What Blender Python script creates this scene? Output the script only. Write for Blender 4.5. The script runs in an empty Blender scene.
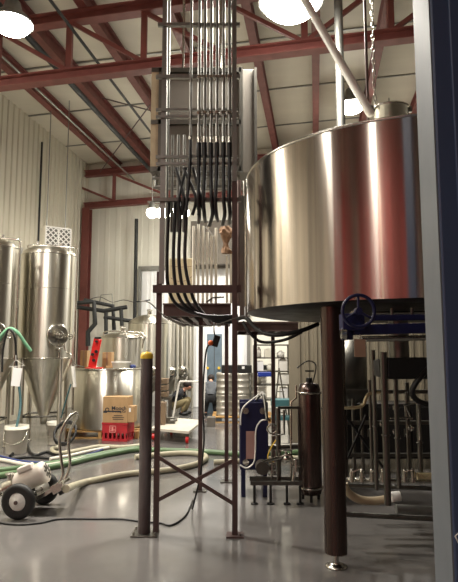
import bpy, math, random
from mathutils import Vector, Matrix
random.seed(7)
SC = bpy.context.scene
COL = SC.collection
S = 1.1                       # everything is laid out for an eye height of 1.4 and scaled to real size
F, CX, CY, H = 540.0, 229.0, 291.0, 1.4
PITCH = math.atan(59.0/540.0)
cp, sp = math.cos(PITCH), math.sin(PITCH)
V = Vector

def ray(px, py):
    x = (px-CX)/F; y = (CY-py)/F
    return V((x, cp - y*sp, sp + y*cp))
def P(px, py, Y):             # a point of the place seen in direction px,py at depth Y
    d = ray(px, py); return V((0, 0, H)) + d*(Y/d.y)
def G(px, py, z=0.0):         # where that direction meets a level plane
    d = ray(px, py); return V((0, 0, H)) + d*((z-H)/d.z)
BA = math.atan(0.16); ca, sa = math.cos(BA), math.sin(BA)
def B(u, v, z=0.0): return V((u*ca+v*sa, -u*sa+v*ca, z))
def UB(p): return (p.x*ca-p.y*sa, p.x*sa+p.y*ca)

# ------------------------------------------------------------------ materials
def lin(c):
    c = c/255.0
    return c/12.92 if c <= 0.04045 else ((c+0.055)/1.055)**2.4
def rgb(c): return (lin(c[0]), lin(c[1]), lin(c[2]), 1)
MATS = {}
def M(name, col, rough=0.5, metal=0.0, var=0.12, scale=(6, 6, 6), bump=0.0, rvar=0.1, col2=None, aniso=0.0, coat=0.0, detail=4, spec=0.5):
    if name in MATS: return MATS[name]
    m = bpy.data.materials.new(name); m.use_nodes = True; nt = m.node_tree; N = nt.nodes; L = nt.links
    b = N['Principled BSDF']; tc = N.new('ShaderNodeTexCoord'); mp = N.new('ShaderNodeMapping')
    mp.inputs['Scale'].default_value = scale
    nz = N.new('ShaderNodeTexNoise'); nz.inputs['Scale'].default_value = 1; nz.inputs['Detail'].default_value = detail
    L.new(tc.outputs['Object'], mp.inputs['Vector']); L.new(mp.outputs[0], nz.inputs['Vector'])
    mix = N.new('ShaderNodeMix'); mix.data_type = 'RGBA'
    c = rgb(col); c2 = rgb(col2) if col2 else tuple(max(0, k*(1-var*2)) for k in c[:3])+(1,)
    cr = N.new('ShaderNodeMapRange'); cr.inputs[1].default_value = .3; cr.inputs[2].default_value = .7
    L.new(nz.outputs['Fac'], cr.inputs[0]); L.new(cr.outputs[0], mix.inputs[0])
    mix.inputs[6].default_value = c; mix.inputs[7].default_value = c2
    L.new(mix.outputs[2], b.inputs['Base Color'])
    mr = N.new('ShaderNodeMapRange'); mr.inputs[3].default_value = max(.02, rough-rvar*.5); mr.inputs[4].default_value = min(1, rough+rvar*.5)
    mr.inputs[1].default_value = .3; mr.inputs[2].default_value = .7
    L.new(nz.outputs['Fac'], mr.inputs[0]); L.new(mr.outputs[0], b.inputs['Roughness'])
    b.inputs['Metallic'].default_value = metal
    b.inputs['Specular IOR Level'].default_value = spec
    if aniso:
        b.inputs['Anisotropic'].default_value = aniso
        tg = N.new('ShaderNodeTangent'); tg.direction_type = 'RADIAL'; tg.axis = 'Z'; b.inputs['Anisotropic Rotation'].default_value = .25
        L.new(tg.outputs[0], b.inputs['Tangent'])
    if coat: b.inputs['Coat Weight'].default_value = coat; b.inputs['Coat Roughness'].default_value = .1
    if bump:
        bp = N.new('ShaderNodeBump'); bp.inputs['Strength'].default_value = bump; bp.inputs['Distance'].default_value = .01
        L.new(nz.outputs['Fac'], bp.inputs['Height']); L.new(bp.outputs[0], b.inputs['Normal'])
    MATS[name] = m; return m
def EM(name, col, power):
    m = bpy.data.materials.new(name); m.use_nodes = True; nt = m.node_tree
    b = nt.nodes['Principled BSDF']; b.inputs['Base Color'].default_value = rgb(col)
    b.inputs['Emission Color'].default_value = rgb(col); b.inputs['Emission Strength'].default_value = power
    return m

m_floor = M('epoxy_floor', (112, 109, 107), .16, 0, .10, (2, 2, 2), .2, .2, detail=10)
m_wall = M('cream_cladding', (214, 208, 190), .5, 0, .05, (2, 2, .5))
m_wallw = M('white_cladding', (228, 226, 214), .45, 0, .04, (2, 2, .5))
m_wallgrey = M('dark_grey_side_cladding', (98, 90, 84), .5, 0, .05, (2, 2, .5))
m_part = M('dull_partition_cladding', (122, 114, 98), .5, 0, .06, (2, 2, .5))
m_dullbrown = M('dull_brown_housing', (92, 84, 74), .6, 0, .2, (3, 3, 1))
m_ceil = M('cream_ceiling_lining', (222, 216, 200), .6, 0, .06, (.7, 2, 1))
m_door = M('bright_white_door', (246, 247, 248), .45, 0, .02, (1, 1, 1))
m_addedpanel = M('added_red_panel', (160, 66, 62), .5, 0, .1, (1, 1, .3))  # for the added panels mirrored in the tank
m_red = M('red_oxide_paint', (122, 66, 60), .5, 0, .12, (5, 5, 5), .05)
m_redbr = M('worn_brown_red_paint', (94, 75, 72), .42, .25, .16, (8, 8, 3), .05)
m_steel = M('brushed_steel', (206, 202, 190), .34, 1, .07, (26, 26, .25), .012, .12, aniso=.85)
m_tank = M('brewhouse_steel', (204, 194, 184), .2, 1, .2, (19, 19, .05), .012, .14, aniso=.9, detail=6)
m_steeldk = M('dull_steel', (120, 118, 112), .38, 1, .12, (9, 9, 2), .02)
m_steelbr = M('polished_steel_tube', (200, 197, 188), .24, 1, .05, (6, 6, 6))
m_keg = M('keg_steel', (198, 195, 186), .42, .8, .06, (9, 9, 9))
m_tray = M('dull_tray_wood', (126, 106, 84), .7, 0, .1)
m_leg = M('dark_reflection_steel', (96, 82, 77), .28, .9, .12, (20, 20, .3), .01)  # brown reflection of dark surroundings put into the steel colour
m_under = M('shade_dark_steel', (52, 48, 46), .45, .7, .15)  # shade beneath the big tank put into the colour
m_dark = M('dark_equipment_enamel', (40, 38, 37), .45, .2, .2, (4, 4, 4))
m_galv = M('galvanized_steel', (150, 150, 145), .45, .75, .10, (14, 14, 6), .02)
m_box = M('sheet_steel_cabinet', (112, 106, 98), .6, .0, .06, (3, 3, 1))
m_colb = M('blue_grey_column_paint', (66, 80, 108), .38, 0, .07, (6, 6, 2), .03)
m_colg = M('column_paint_lit_side', (104, 110, 116), .42, 0, .06, (6, 6, 2), .02)  # column paint made lighter; lamp light on that side put into colour
m_black = M('black_rubber', (22, 22, 22), .5, 0, .1, (10, 10, 10), .03)
m_blackgl = M('black_flexible_conduit', (30, 30, 32), .35, 0, .1, (10, 10, 60), .05)
m_insul = M('black_pipe_insulation', (32, 34, 34), .6, 0, .1, (10, 10, 10), .03)
m_navy = M('navy_blue_paint', (20, 24, 66), .4, 0, .1, (8, 8, 8), .03)
m_cream = M('cream_hose', (182, 176, 152), .45, 0, .06, (8, 8, 8))
m_strip = M('beige_lit_edge_and_hose', (176, 158, 130), .5)  # hose colour, also the painted light on the steel box edge
m_green = M('green_hose', (98, 126, 88), .4, 0, .12, (5, 5, 5))
m_mint = M('mint_green_hose', (120, 178, 140), .4, 0, .08, (5, 5, 5))
m_blueh = M('blue_hose', (52, 66, 124), .4, 0, .08, (5, 5, 5))
m_white = M('white_paint', (232, 230, 224), .35, 0, .04, (6, 6, 6))
m_offw = M('off_white_plastic', (224, 220, 206), .4, 0, .05, (6, 6, 6))
m_motor = M('grey_white_motor_enamel', (222, 214, 204), .4, 0, .06, (9, 9, 9), .02)
m_yellow = M('yellow_plastic', (228, 190, 60), .45, 0, .06, (9, 9, 9))
m_bollard = M('scuffed_bollard_paint', (112, 106, 106), .4, .2, .2, (10, 10, 2), .06, col2=(66, 50, 50))
m_crate = M('red_crate_plastic', (186, 46, 54), .4, 0, .08, (8, 8, 8))
m_redpl = M('bright_red_plastic', (222, 36, 34), .35, 0, .06, (8, 8, 8))
m_card = M('cardboard', (182, 148, 106), .75, 0, .08, (12, 12, 3), .04)
m_ink = M('dark_print_ink', (46, 48, 56), .7, 0, .05)
m_inkred = M('pale_print_ink', (236, 170, 160), .6, 0, .05)
m_wood = M('pale_pallet_wood', (206, 164, 104), .7, 0, .14, (3, 14, 14), .06)
m_ply = M('worn_plywood', (206, 200, 186), .6, 0, .1, (8, 3, 3), .04)
m_paper = M('white_paper', (240, 240, 240), .6, 0, .02)
m_tan = M('tan_paper', (160, 130, 108), .8, 0, .1)
m_brown = M('crumpled_brown_wrap', (158, 124, 96), .8, 0, .2, (20, 20, 20), .3)
m_beige = M('beige_enamel', (222, 208, 172), .5, 0, .04)
m_skin = M('skin', (206, 152, 128), .55, 0, .06)
m_hair = M('dark_brown_hair', (44, 32, 28), .6, 0, .2, (40, 40, 10), .1)
m_jacket = M('dark_grey_cloth', (46, 48, 54), .8, 0, .12, (10, 10, 10), .1)
m_khaki = M('khaki_cloth', (136, 124, 90), .8, 0, .12, (10, 10, 10), .1)
m_shirt = M('mid_grey_cloth', (92, 96, 102), .8, 0, .12, (10, 10, 10), .1)
m_trous = M('black_cloth', (26, 27, 30), .8, 0, .12, (10, 10, 10), .1)
m_boot = M('black_boot_leather', (20, 20, 22), .4, 0, .1)
m_bluegrey = M('blue_grey_laminate', (104, 122, 136), .5, 0, .1)
m_teal = M('teal_plastic', (56, 100, 106), .5, 0, .08)
m_bin = M('blue_bin_plastic', (34, 58, 150), .4, 0, .06)
m_orange = M('orange_plastic', (226, 104, 40), .4, 0, .06)
m_copper = M('brass_pipe', (214, 200, 160), .25, .3, .06)
m_wlabel = M('pink_tan_label', (186, 146, 138), .6, 0, .08)
e_lamp = EM('lamp_lens_glow', (255, 250, 238), 60)
e_spot = EM('spot_lens_glow', (255, 250, 235), 45)

# ------------------------------------------------------------------ mesh builder
class MB:
    def __init__(s): s.v = []; s.f = []; s.sm = []
    def add(s, vs, fs, smooth=False):
        n = len(s.v); s.v += [V(p) for p in vs]
        for f in fs: s.f.append(tuple(i+n for i in f)); s.sm.append(smooth)
        return s
    def box(s, c, d, rz=0, R=None):
        R = R or Matrix.Rotation(rz, 3, 'Z'); c = V(c)
        vs = [c + R @ V((x*d[0]/2, y*d[1]/2, z*d[2]/2)) for x in (-1, 1) for y in (-1, 1) for z in (-1, 1)]
        return s.add(vs, [(0, 1, 3, 2), (4, 6, 7, 5), (0, 4, 5, 1), (2, 3, 7, 6), (0, 2, 6, 4), (1, 5, 7, 3)])
    def beam(s, p0, p1, w, h, up=(0, 0, 1), off=(0, 0)):
        p0 = V(p0); p1 = V(p1); d = (p1-p0).normalized(); up = V(up)
        if abs(d.dot(up)) > .98: up = V((0, 1, 0))
        r = d.cross(up).normalized(); u = r.cross(d).normalized()
        o = r*off[0]+u*off[1]
        vs = [p+o+r*a*w/2+u*b*h/2 for p in (p0, p1) for a in (-1, 1) for b in (-1, 1)]
        return s.add(vs, [(0, 1, 3, 2), (4, 6, 7, 5), (0, 4, 5, 1), (2, 3, 7, 6), (0, 2, 6, 4), (1, 5, 7, 3)])
    def ibeam(s, p0, p1, w, h, t=.02, up=(0, 0, 1)):
        s.beam(p0, p1, w, t, up, (0, h/2-t/2)); s.beam(p0, p1, w, t, up, (0, -h/2+t/2)); s.beam(p0, p1, t, h-2*t, up); return s
    def tube(s, pts, r, n=10, closed=False):
        pts = [V(p) for p in pts]; m = len(pts)
        rs = r if isinstance(r, (list, tuple)) else [r]*m
        T = []
        for i in range(m):
            a = pts[(i-1) % m] if (closed or i > 0) else pts[0]
            b = pts[(i+1) % m] if (closed or i < m-1) else pts[-1]
            T.append((b-a).normalized() if (b-a).length > 1e-9 else V((0, 0, 1)))
        u = T[0].orthogonal().normalized(); vs = []
        for i in range(m):
            u = (u - T[i]*u.dot(T[i])).normalized(); w = T[i].cross(u)
            for k in range(n):
                a = 2*math.pi*k/n; vs.append(pts[i]+(u*math.cos(a)+w*math.sin(a))*rs[i])
        fs = []
        for i in range(m if closed else m-1):
            j = (i+1) % m
            for k in range(n): fs.append((i*n+k, i*n+(k+1) % n, j*n+(k+1) % n, j*n+k))
        s.add(vs, fs, True)
        if not closed:
            s.add(vs[:n], [tuple(reversed(range(n)))]); s.add(vs[-n:], [tuple(range(n))])
        return s
    def cyl(s, p0, p1, r0, r1=None, n=24):
        return s.tube([p0, p1], [r0, r0 if r1 is None else r1], n)
    def lathe(s, prof, c, n=40, ax=None, smooth=True):
        R = V((0, 0, 1)).rotation_difference(V(ax)).to_matrix() if ax is not None else Matrix.Identity(3)
        c = V(c); vs = []
        for (r, z) in prof:
            for k in range(n):
                a = 2*math.pi*k/n; vs.append(c+R @ V((r*math.cos(a), r*math.sin(a), z)))
        fs = [(i*n+k, i*n+(k+1) % n, (i+1)*n+(k+1) % n, (i+1)*n+k) for i in range(len(prof)-1) for k in range(n)]
        return s.add(vs, fs, smooth)
    def torus(s, c, R, r, ax=(0, 0, 1), n=32, m=8):
        Q = V((0, 0, 1)).rotation_difference(V(ax)).to_matrix(); c = V(c)
        return s.tube([c+Q @ V((R*math.cos(2*math.pi*k/n), R*math.sin(2*math.pi*k/n), 0)) for k in range(n)], r, m, True)
    def ball(s, c, r, n=16, sc=(1, 1, 1)):
        prof = [(r*math.sin(math.pi*i/10)+1e-5, -r*math.cos(math.pi*i/10)) for i in range(11)]
        k = len(s.v); s.lathe(prof, (0, 0, 0), n); c = V(c)
        for i in range(k, len(s.v)): p = s.v[i]; s.v[i] = V((p.x*sc[0], p.y*sc[1], p.z*sc[2]))+c
        return s

def cr(pts, k=8):
    pts = [V(p) for p in pts]; out = []
    for i in range(len(pts)-1):
        p0 = pts[max(i-1, 0)]; p1 = pts[i]; p2 = pts[i+1]; p3 = pts[min(i+2, len(pts)-1)]
        for j in range(k):
            t = j/k
            out.append(.5*((2*p1)+(-p0+p2)*t+(2*p0-5*p1+4*p2-p3)*t*t+(-p0+3*p1-3*p2+p3)*t**3))
    out.append(pts[-1]); return out
def rootof(o):
    while o.parent: o = o.parent
    return o
def thing(name, label, cat, loc=(0, 0, 0), group=None):
    o = bpy.data.objects.new(name, None); COL.objects.link(o); o.location = V(loc)*S; o.empty_display_size = .1
    o['label'] = label; o['category'] = cat
    if group: o['group'] = group
    return o
def obj(name, mb, mat, parent=None, bev=0, label=None, local=False):
    """world-space mesh; under a parent it is stored relative to the thing's root"""
    vs = [p*S for p in mb.v]
    if parent is not None:
        org = V((0, 0, 0)) if local else rootof(parent).location.copy()
    else:
        xs = [p.x for p in vs]; ys = [p.y for p in vs]; zs = [p.z for p in vs]
        org = V(((min(xs)+max(xs))/2, (min(ys)+max(ys))/2, min(zs)))
    me = bpy.data.meshes.new(name); me.from_pydata([tuple(p-org) for p in vs], [], mb.f)
    me.materials.append(mat)
    for p, sm in zip(me.polygons, mb.sm): p.use_smooth = sm
    me.update()
    o = bpy.data.objects.new(name, me); COL.objects.link(o)
    if parent is not None: o.parent = parent
    else: o.location = org
    if bev:
        b = o.modifiers.new('bevel', 'BEVEL'); b.width = bev*S; b.segments = 2; b.limit_method = 'ANGLE'; b.angle_limit = .7
    if label: o['label'] = label
    return o
def tag(o, label, cat, group=None, kind=None):
    o['label'] = label; o['category'] = cat
    if group: o['group'] = group
    if kind: o['kind'] = kind
    return o
def struct(name, mb, mat, parent=None):
    o = obj(name, mb, mat, parent)
    if parent is None: o['kind'] = 'structure'
    return o
def dup(root, loc, rz=0, label=None, group=None):
    r = root.copy(); COL.objects.link(r); r.location = V(loc)*S; r.rotation_euler = (0, 0, rz)
    if label: r['label'] = label
    if group: r['group'] = group
    def rec(a, b):
        for ch in list(a.children):
            c = ch.copy(); COL.objects.link(c); c.parent = b; rec(ch, c)
    rec(root, r); return r
ORD = ['leftmost', 'second from left', 'third from left', 'fourth from left', 'fifth from left', 'sixth from left', 'seventh from left', 'eighth from left', 'ninth from left', 'tenth from left', 'eleventh from left', 'twelfth from left']

# ------------------------------------------------------------------ room shell
U0, U1, V0, V1, ZC = -6.0, 6.2, -4.0, 13.4, 6.3
rb = -BA
def CZ(p): return ZC + .08 + .035*(UB(V(p))[0]-U0)
def zr(u): return .08+.035*(u-U0)
def slab(c, d): return MB().box(B(*c), d, rb)
struct('floor', slab(((U0+U1)/2, (V0+V1)/2, -.05), (U1-U0+.4, V1-V0+.4, .1)), m_floor)
def ribbed(p0, p1, z0, z1, pitch, depth, nrm, rib=.35):
    """vertical profiled sheet between p0 and p1; ribs stand out along nrm"""
    mb = MB(); p0 = V(p0); p1 = V(p1); L = (p1-p0).length; d = (p1-p0)/L; nrm = V(nrm); n = int(L/pitch); pr = []
    for i in range(n):
        s0 = i*pitch
        for a, h in ((0, 0), (1-rib*1.5, 0), (1-rib*1.25, 1), (1-rib*.35, 1)): pr.append((s0+a*pitch, h*depth))
    pr.append((L, 0))
    vs = []; fs = []
    for (a, h) in pr:
        q = p0+d*a+nrm*h; vs += [V((q.x, q.y, z0)), V((q.x, q.y, z1))]
    for i in range(len(pr)-1): fs.append((2*i, 2*i+2, 2*i+3, 2*i+1))
    mb.add(vs, fs)
    k = len(vs); bk = [p0-nrm*.08, p1-nrm*.08]
    a0, a1 = p0, p1
    mb.add([(a0.x, a0.y, z0), (a1.x, a1.y, z0), (a1.x, a1.y, z1), (a0.x, a0.y, z1), (bk[0].x, bk[0].y, z0), (bk[1].x, bk[1].y, z0), (bk[1].x, bk[1].y, z1), (bk[0].x, bk[0].y, z1)],
           [(4, 5, 6, 7), (0, 4, 7, 3), (1, 2, 6, 5), (3, 7, 6, 2), (0, 1, 5, 4)])
    return mb
struct('wall_left', ribbed(B(U0, V0), B(U0, V1), 0, ZC+zr(U0), .2, .028, B(1, 0)), m_wall)
struct('wall_back', ribbed(B(U1, V1), B(U0, V1), 0, ZC+zr(U1), .3, .006, -B(0, 1)), m_wallw)
struct('wall_right', slab((U1+.05, (V0+V1)/2, ZC/2+.25), (.1, V1-V0, ZC+.5)), m_wallgrey)
struct('wall_front', slab(((U0+U1)/2, V0-.05, ZC/2+.25), (U1-U0, .1, ZC+.5)), m_wallgrey)
mb = MB(); cq = [B(U0-.2, V0-.2, ZC+zr(U0-.2)), B(U1+.2, V0-.2, ZC+zr(U1+.2)), B(U1+.2, V1+.2, ZC+zr(U1+.2)), B(U0-.2, V1+.2, ZC+zr(U0-.2))]
mb.add(cq+[q+V((0, 0, .1)) for q in cq], [(3, 2, 1, 0), (4, 5, 6, 7), (0, 1, 5, 4), (1, 2, 6, 5), (2, 3, 7, 6), (3, 0, 4, 7)])
struct('ceiling', mb, m_ceil)
# red panels added unseen behind the camera to redden the tank's reflection
dr = struct('added_red_panel_rear', slab((-2.3, V0+.06, 2.6), (6.0, .06, 5.2)), m_addedpanel)
mb = MB()
for i in range(8): mb.box(B(-2.3, V0+.10, .3+i*.62), (6.0, .03, .04), rb)
obj('added_panel_rib', mb, m_addedpanel, dr)
mb = MB()
for u in (-5.35, -2.6, .75): mb.box(B(u, V0+.12, 2.6), (.14, .06, 5.2), rb)
obj('added_panel_mullion', mb, m_offw, dr)
dr = struct('added_red_panel_left', slab((U0+.09, -2.3, 2.6), (.06, 3.0, 5.2)), m_addedpanel)  # second unseen red panel, added on the left wall
mb = MB()
for v in (-3.85, -.75): mb.box(B(U0+.13, v, 2.6), (.06, .14, 5.2), rb)
obj('added_panel_mullion', mb, m_offw, dr)
# ceiling seams
mb = MB()
for i in range(9): mb.beam(B(U0+.02, -2+i*1.75, ZC+zr(U0)-.012), B(U1-.02, -2+i*1.75, ZC+zr(U1)-.012), .03, .02)
struct('trim_1', mb, m_galv)
# white overhead door on the back wall
pL = P(141, 350, 13.9); pR = P(247, 350, 13.4)
uL = UB(pL)[0]; uR = UB(pR)[0]
d1 = struct('door_1', ribbed(B(uR, V1-.06), B(uL, V1-.06), 0, 3.45, .12, .012, -B(0, 1)), m_door)
mb = MB(); mb.beam(B(uL-.04, V1-.1, 0), B(uL-.04, V1-.1, 3.5), .08, .06); mb.beam(B(uR+.04, V1-.1, 0), B(uR+.04, V1-.1, 3.5), .08, .06); mb.beam(B(uL-.08, V1-.1, 3.5), B(uR+.08, V1-.1, 3.5), .06, .1)
obj('door_frame', mb, m_galv, d1)
uh = UB(P(193, 250, 13.5))[0]; obj('roller_housing', MB().box(B((uh+uR)/2, V1-.25, 4.05), (uR-uh, .46, 1.1), rb), m_dullbrown, d1)
# corrugated partition on the right, behind the brewhouse
up = UB(P(289, 350, 8.6))[0]
struct('wall_partition', ribbed(B(U1, 8.5), B(up, 8.5), 0, 3.1, .13, .03, -B(0, 1)), m_part)

# roof beams on the trusses, running away from the camera
bu = []
for px in (36, 88, 141, 203, 263, 316): bu.append(UB(G(px, 100, 6.05))[0])
sp_ = (bu[-1]-bu[0])/5
bu = [bu[0]-sp_] + bu + [bu[-1]+sp_*k for k in (1, 2, 3, 4)]
bu = [u for u in bu if u < U1-.1 and u > U0+.15]
for i, u in enumerate(bu):
    mb = MB().ibeam(B(u, V0+.1, 6.13+zr(u)), B(u, V1-.02, 6.13+zr(u)), .13, .26, .025)
    tag(obj('roof_beam', mb, m_red), 'red oxide steel roof beam running lengthways under the cream ceiling, %s' % ORD[i], 'beam', 'roof beams')

def truss(v, zb, zt, label, u_first, bay):
    t = thing('roof_truss', label, 'truss', B(0, v, zb))
    obj('top_chord', MB().ibeam(B(U0+.1, v, zt+zr(U0)), B(U1-.05, v, zt+zr(U1)), .16, .16, .02), m_red, t)
    obj('bottom_chord', MB().ibeam(B(U0+.1, v, zb+zr(U0)), B(U1-.05, v, zb+zr(U1)), .16, .15, .02), m_red, t)
    k = 0; u = u_first
    while u > U0+.9: u -= bay
    us = []
    while u < U1-.1: us.append(u); u += bay
    for a in us: obj('web_post', MB().beam(B(a, v, zb+.07+zr(a)), B(a, v, zt-.07+zr(a)), .08, .08), m_red, t)
    mid = (U0+U1)/2
    for a, b in zip(us, us[1:]):
        za, zb2 = (zt-.09, zb+.09) if a < mid-1 else (zb+.09, zt-.09)
        obj('web_diagonal', MB().beam(B(a+.04, v, za+zr(a)), B(b-.04, v, zb2+zr(b)), .055, .055), m_red, t)
    return t
ua = UB(P(76, 50, 7.4))[0]; ub_ = UB(P(148, 50, 7.2))[0]
truss(6.75, 5.05, 5.91, 'red steel roof truss nearest the camera, crossing the top of the view', ua, ub_-ua)
truss(13.0, 5.05, 5.91, 'red steel roof truss at the far wall, on the red column', UB(P(112, 190, 13.5))[0], 1.5)
# corner column
mb = MB(); c0 = B(-5.82, 13.0)
mb.ibeam(V((c0.x, c0.y, 0)), V((c0.x, c0.y, 5.05)), .2, .2, .025, up=B(0, 1))
t = thing('steel_column', 'red steel column in the far left corner carrying the far truss', 'column', (c0.x, c0.y, 0))
obj('shaft', mb, m_red, t); obj('base_plate', MB().box((c0.x, c0.y, .015), (.32, .32, .03), rb), m_red, t)

# overhead lengthways pipes
def run(name, p0, p1, r, mat, label, cat):
    return tag(obj(name, MB().tube([p0, p1], r, 8), mat), label, cat)
def along(px, py, z, v0, v1):
    u = UB(G(px, py, z))[0]; return B(u, v0, z), B(u, v1, z)
a, b = along(107, 125, 5.2, -2, 12.6)
run('sprinkler_pipe', *along(97, 112, 5.75, -2, 12.8), .045, m_insul, 'thick black pipe running lengthways over the near truss bottom chord', 'pipe')
run('ceiling_conduit', *along(120, 92, 5.72, -2, 12.8), .022, m_insul, 'thin dark conduit running lengthways right of the thick black pipe', 'conduit')
run('ceiling_conduit', *along(70, 120, 5.7, -2, 12.8), .018, m_galv, 'pale grey conduit running lengthways left of the thick black pipe', 'conduit')
for q0, q1, lb in (((102, 98), (160, 113), 'upper'), ((150, 105), (100, 172), 'lower')):
    g0 = G(q0[0], q0[1], 5.9); g1 = G(q1[0], q1[1], 5.9)
    tag(obj('brace_rod', MB().tube([g0, g1], .012, 6), m_redbr), 'thin dark roof bracing rod left of the conduit rack, %s of the two crossing rods' % lb, 'rod')
# seam strip and drip pipe on the left wall
u = U0+.06; q = P(37, 200, 10.9)
tag(obj('wall_conduit', MB().tube([B(u, UB(P(37, 200, 11.6))[1], 1.0), B(u, UB(P(37, 200, 11.6))[1], 6.0)], .022, 8), m_insul), 'dark vertical conduit on the left corrugated wall above the fermenters', 'conduit')
q = P(135, 300, 13.45)
run('wall_downpipe', (q.x, q.y, .05), (q.x, q.y, P(135, 219, 13.45).z), .045, m_insul, 'dark vertical pipe standing on the far wall left of the white door', 'pipe')
# unit heater on left wall
t = thing('unit_heater', 'white box heater with diamond lattice grille above the left fermenter', 'heater', P(54, 256, 10.3))
c = P(53, 241, 10.2); hx = .52; HR = Matrix.Rotation(.62, 3, 'Z'); c = V((c.x, c.y+.15, c.z))
def hp(x, y, z): return c+HR @ V((x, y, z))
obj('casing', MB().box(c, (hx, .3, .56), R=HR), m_offw, t, .01)
obj('grille_backing', MB().box(hp(0, -.153, 0), (hx-.04, .01, .52), R=HR), m_steeldk, t)
mb = MB(); up_ = HR @ V((0, 1, 0)); w2, h2_ = hx/2-.02, .26
for i in range(-5, 6):
    k_ = i*.1
    for sg in (-1, 1):
        xa = max(-w2, k_-h2_); xb = min(w2, k_+h2_)      # diagonal x - z = k_
        if xb-xa > .03: mb.beam(hp(sg*xa, -.166, xa-k_), hp(sg*xb, -.166, xb-k_), .018, .012, up_)
for z in (-.26, .26): mb.beam(hp(-w2, -.166, z), hp(w2, -.166, z), .025, .02, up_)
for x in (-w2, 0, w2): mb.beam(hp(x, -.166, -.26), hp(x, -.166, .26), .02, .025, up_)
obj('grille', mb, m_white, t)
obj('warning_sticker', MB().box(hp(-.235, -.06, -.2), (.01, .1, .12), R=HR), m_orange, t)
for s_ in (-.18, .18): obj('hanger_rod', MB().cyl(hp(s_, 0, .28), hp(s_, 0, ZC+.18-c.z), .01, n=8), m_galv, t)

# ------------------------------------------------------------------ lamps
def lamp(p, r, label, power, spread=170):
    t = thing('high_bay_lamp', label, 'lamp', p)  # name also serves the added unseen lamps
    p = V(p)
    obj('housing', MB().lathe([(.03, r*1.15), (r*.35, r*1.1), (r*.45, r*.7), (r*.98, r*.12), (r, 0), (r*.96, 0), (r*.9, .02), (.01, r*.5)], p, 32), m_galv, t)
    obj('lens', MB().lathe([(.001, -r*.5), (r*.35, -r*.46), (r*.65, -r*.32), (r*.85, -r*.12), (r*.93, 0.01)], p, 32), e_lamp, t)
    obj('hanging_hook', MB().cyl(p+V((0, 0, r*1.1)), V((p.x, p.y, CZ(p))), .012, n=8), m_galv, t)
    ld = bpy.data.lights.new('lamp_light', 'AREA'); ld.shape = 'DISK'; ld.size = r*1.8*S; ld.energy = power; ld.color = (1, .94, .84); ld.spread = math.radians(spread)
    lo = bpy.data.objects.new('lamp_light', ld); COL.objects.link(lo); lo.parent = t; lo.location = (0, 0, -r*.55*S)
    return t
LP = 230
lamp(P(12, 24, 5.6), .23, 'round glowing high bay lamp at the upper left corner', LP*1.0)
lamp(P(291, 2, 5.5), .36, 'wide glowing high bay lamp over the big tank and conduit rack', LP*.8)
lamp(P(351, 106, 10.3), .3, 'glowing high bay lamp seen just behind the big tank lid', LP*.6)
lamp(B(-1.9, 10.2, 5.2), .2, 'unseen fill lamp added behind the sheet steel box', LP*.9)  # added fill light, kept out of view
lamp(V((-4.4, 5.6, 5.3)), .2, 'unseen lamp added beyond the left edge to light the fermenters', LP*.6)  # added off view to brighten the fermenters and left wall
lamp(V((-3.1, 2.0, 5.0)), .2, 'high bay lamp left of the camera', LP*.24)
lamp(B(-2.6, -2.7, 5.6), .2, 'unseen lamp added to light the red panels behind the camera', LP*.8, 150)  # added to brighten the red panels for the tank reflection
lamp(B(1.6, 11.2, 5.0), .2, 'high bay lamp over the keg store at the back', LP*.8)
# four spot lamps seen through the rack
q = P(152, 211, 11.6); q2 = P(187, 211, 11.5)
bar = tag(obj('lamp_rail', MB().beam(V((q.x-.1, q.y, q.z+.2)), V((q2.x+.1, q2.y, q2.z+.2)), .04, .04).cyl((q.x, q.y, q.z+.2), (q.x, q.y, CZ(q)), .01, n=8).cyl((q2.x, q2.y, q2.z+.2), (q2.x, q2.y, CZ(q2)), .01, n=8), m_galv), 'grey rail carrying four small glowing lamps behind the conduit rack', 'rail')
for i, px in enumerate((152, 162, 174, 184)):
    p = P(px, 211, 11.5)
    t = thing('spot_lamp', 'small round glowing lamp on the rail behind the rack, %s' % ORD[i], 'lamp', p, 'four small lamps on a rail')
    obj('shade', MB().lathe([(.02, .2), (.05, .19), (.09, .04), (.095, 0)], p, 20), m_galv, t)
    obj('bulb', MB().ball(p-V((0, 0, .04)), .12), e_spot, t)

# ------------------------------------------------------------------ blue-grey column at right foreground
X0 = .738; Yn = 1.85; W = .17
t = thing('steel_column', 'blue grey painted square steel column at the right edge, nearest the camera', 'column', (X0+W/2, Yn+W/2, 0))
obj('shaft', MB().box((X0+W/2, Yn+W/2, 3.0), (W, W, 6.0)), m_colb, t, .006)
obj('lit_side_sheet', MB().box((X0-.003, Yn+W/2, 3.0), (.006, W-.012, 5.98)), m_colg, t, label='column side with lamp light painted on in lighter grey')  # thin sheet carrying the lit side's lighter colour
obj('front_strip', MB().box((X0+.062+.055, Yn-.006, 3.0), (.11, .012, 5.98)), m_colb, t, .003)
obj('paint_scratch', MB().beam(P(455, 536, Yn-.014), P(458.5, 543, Yn-.014), .004, .002, (0, 1, 0)).beam(P(455, 536, Yn-.014), P(459, 533, Yn-.014), .003, .002, (0, 1, 0)), m_white, t, label='white scratch in the paint')

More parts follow.
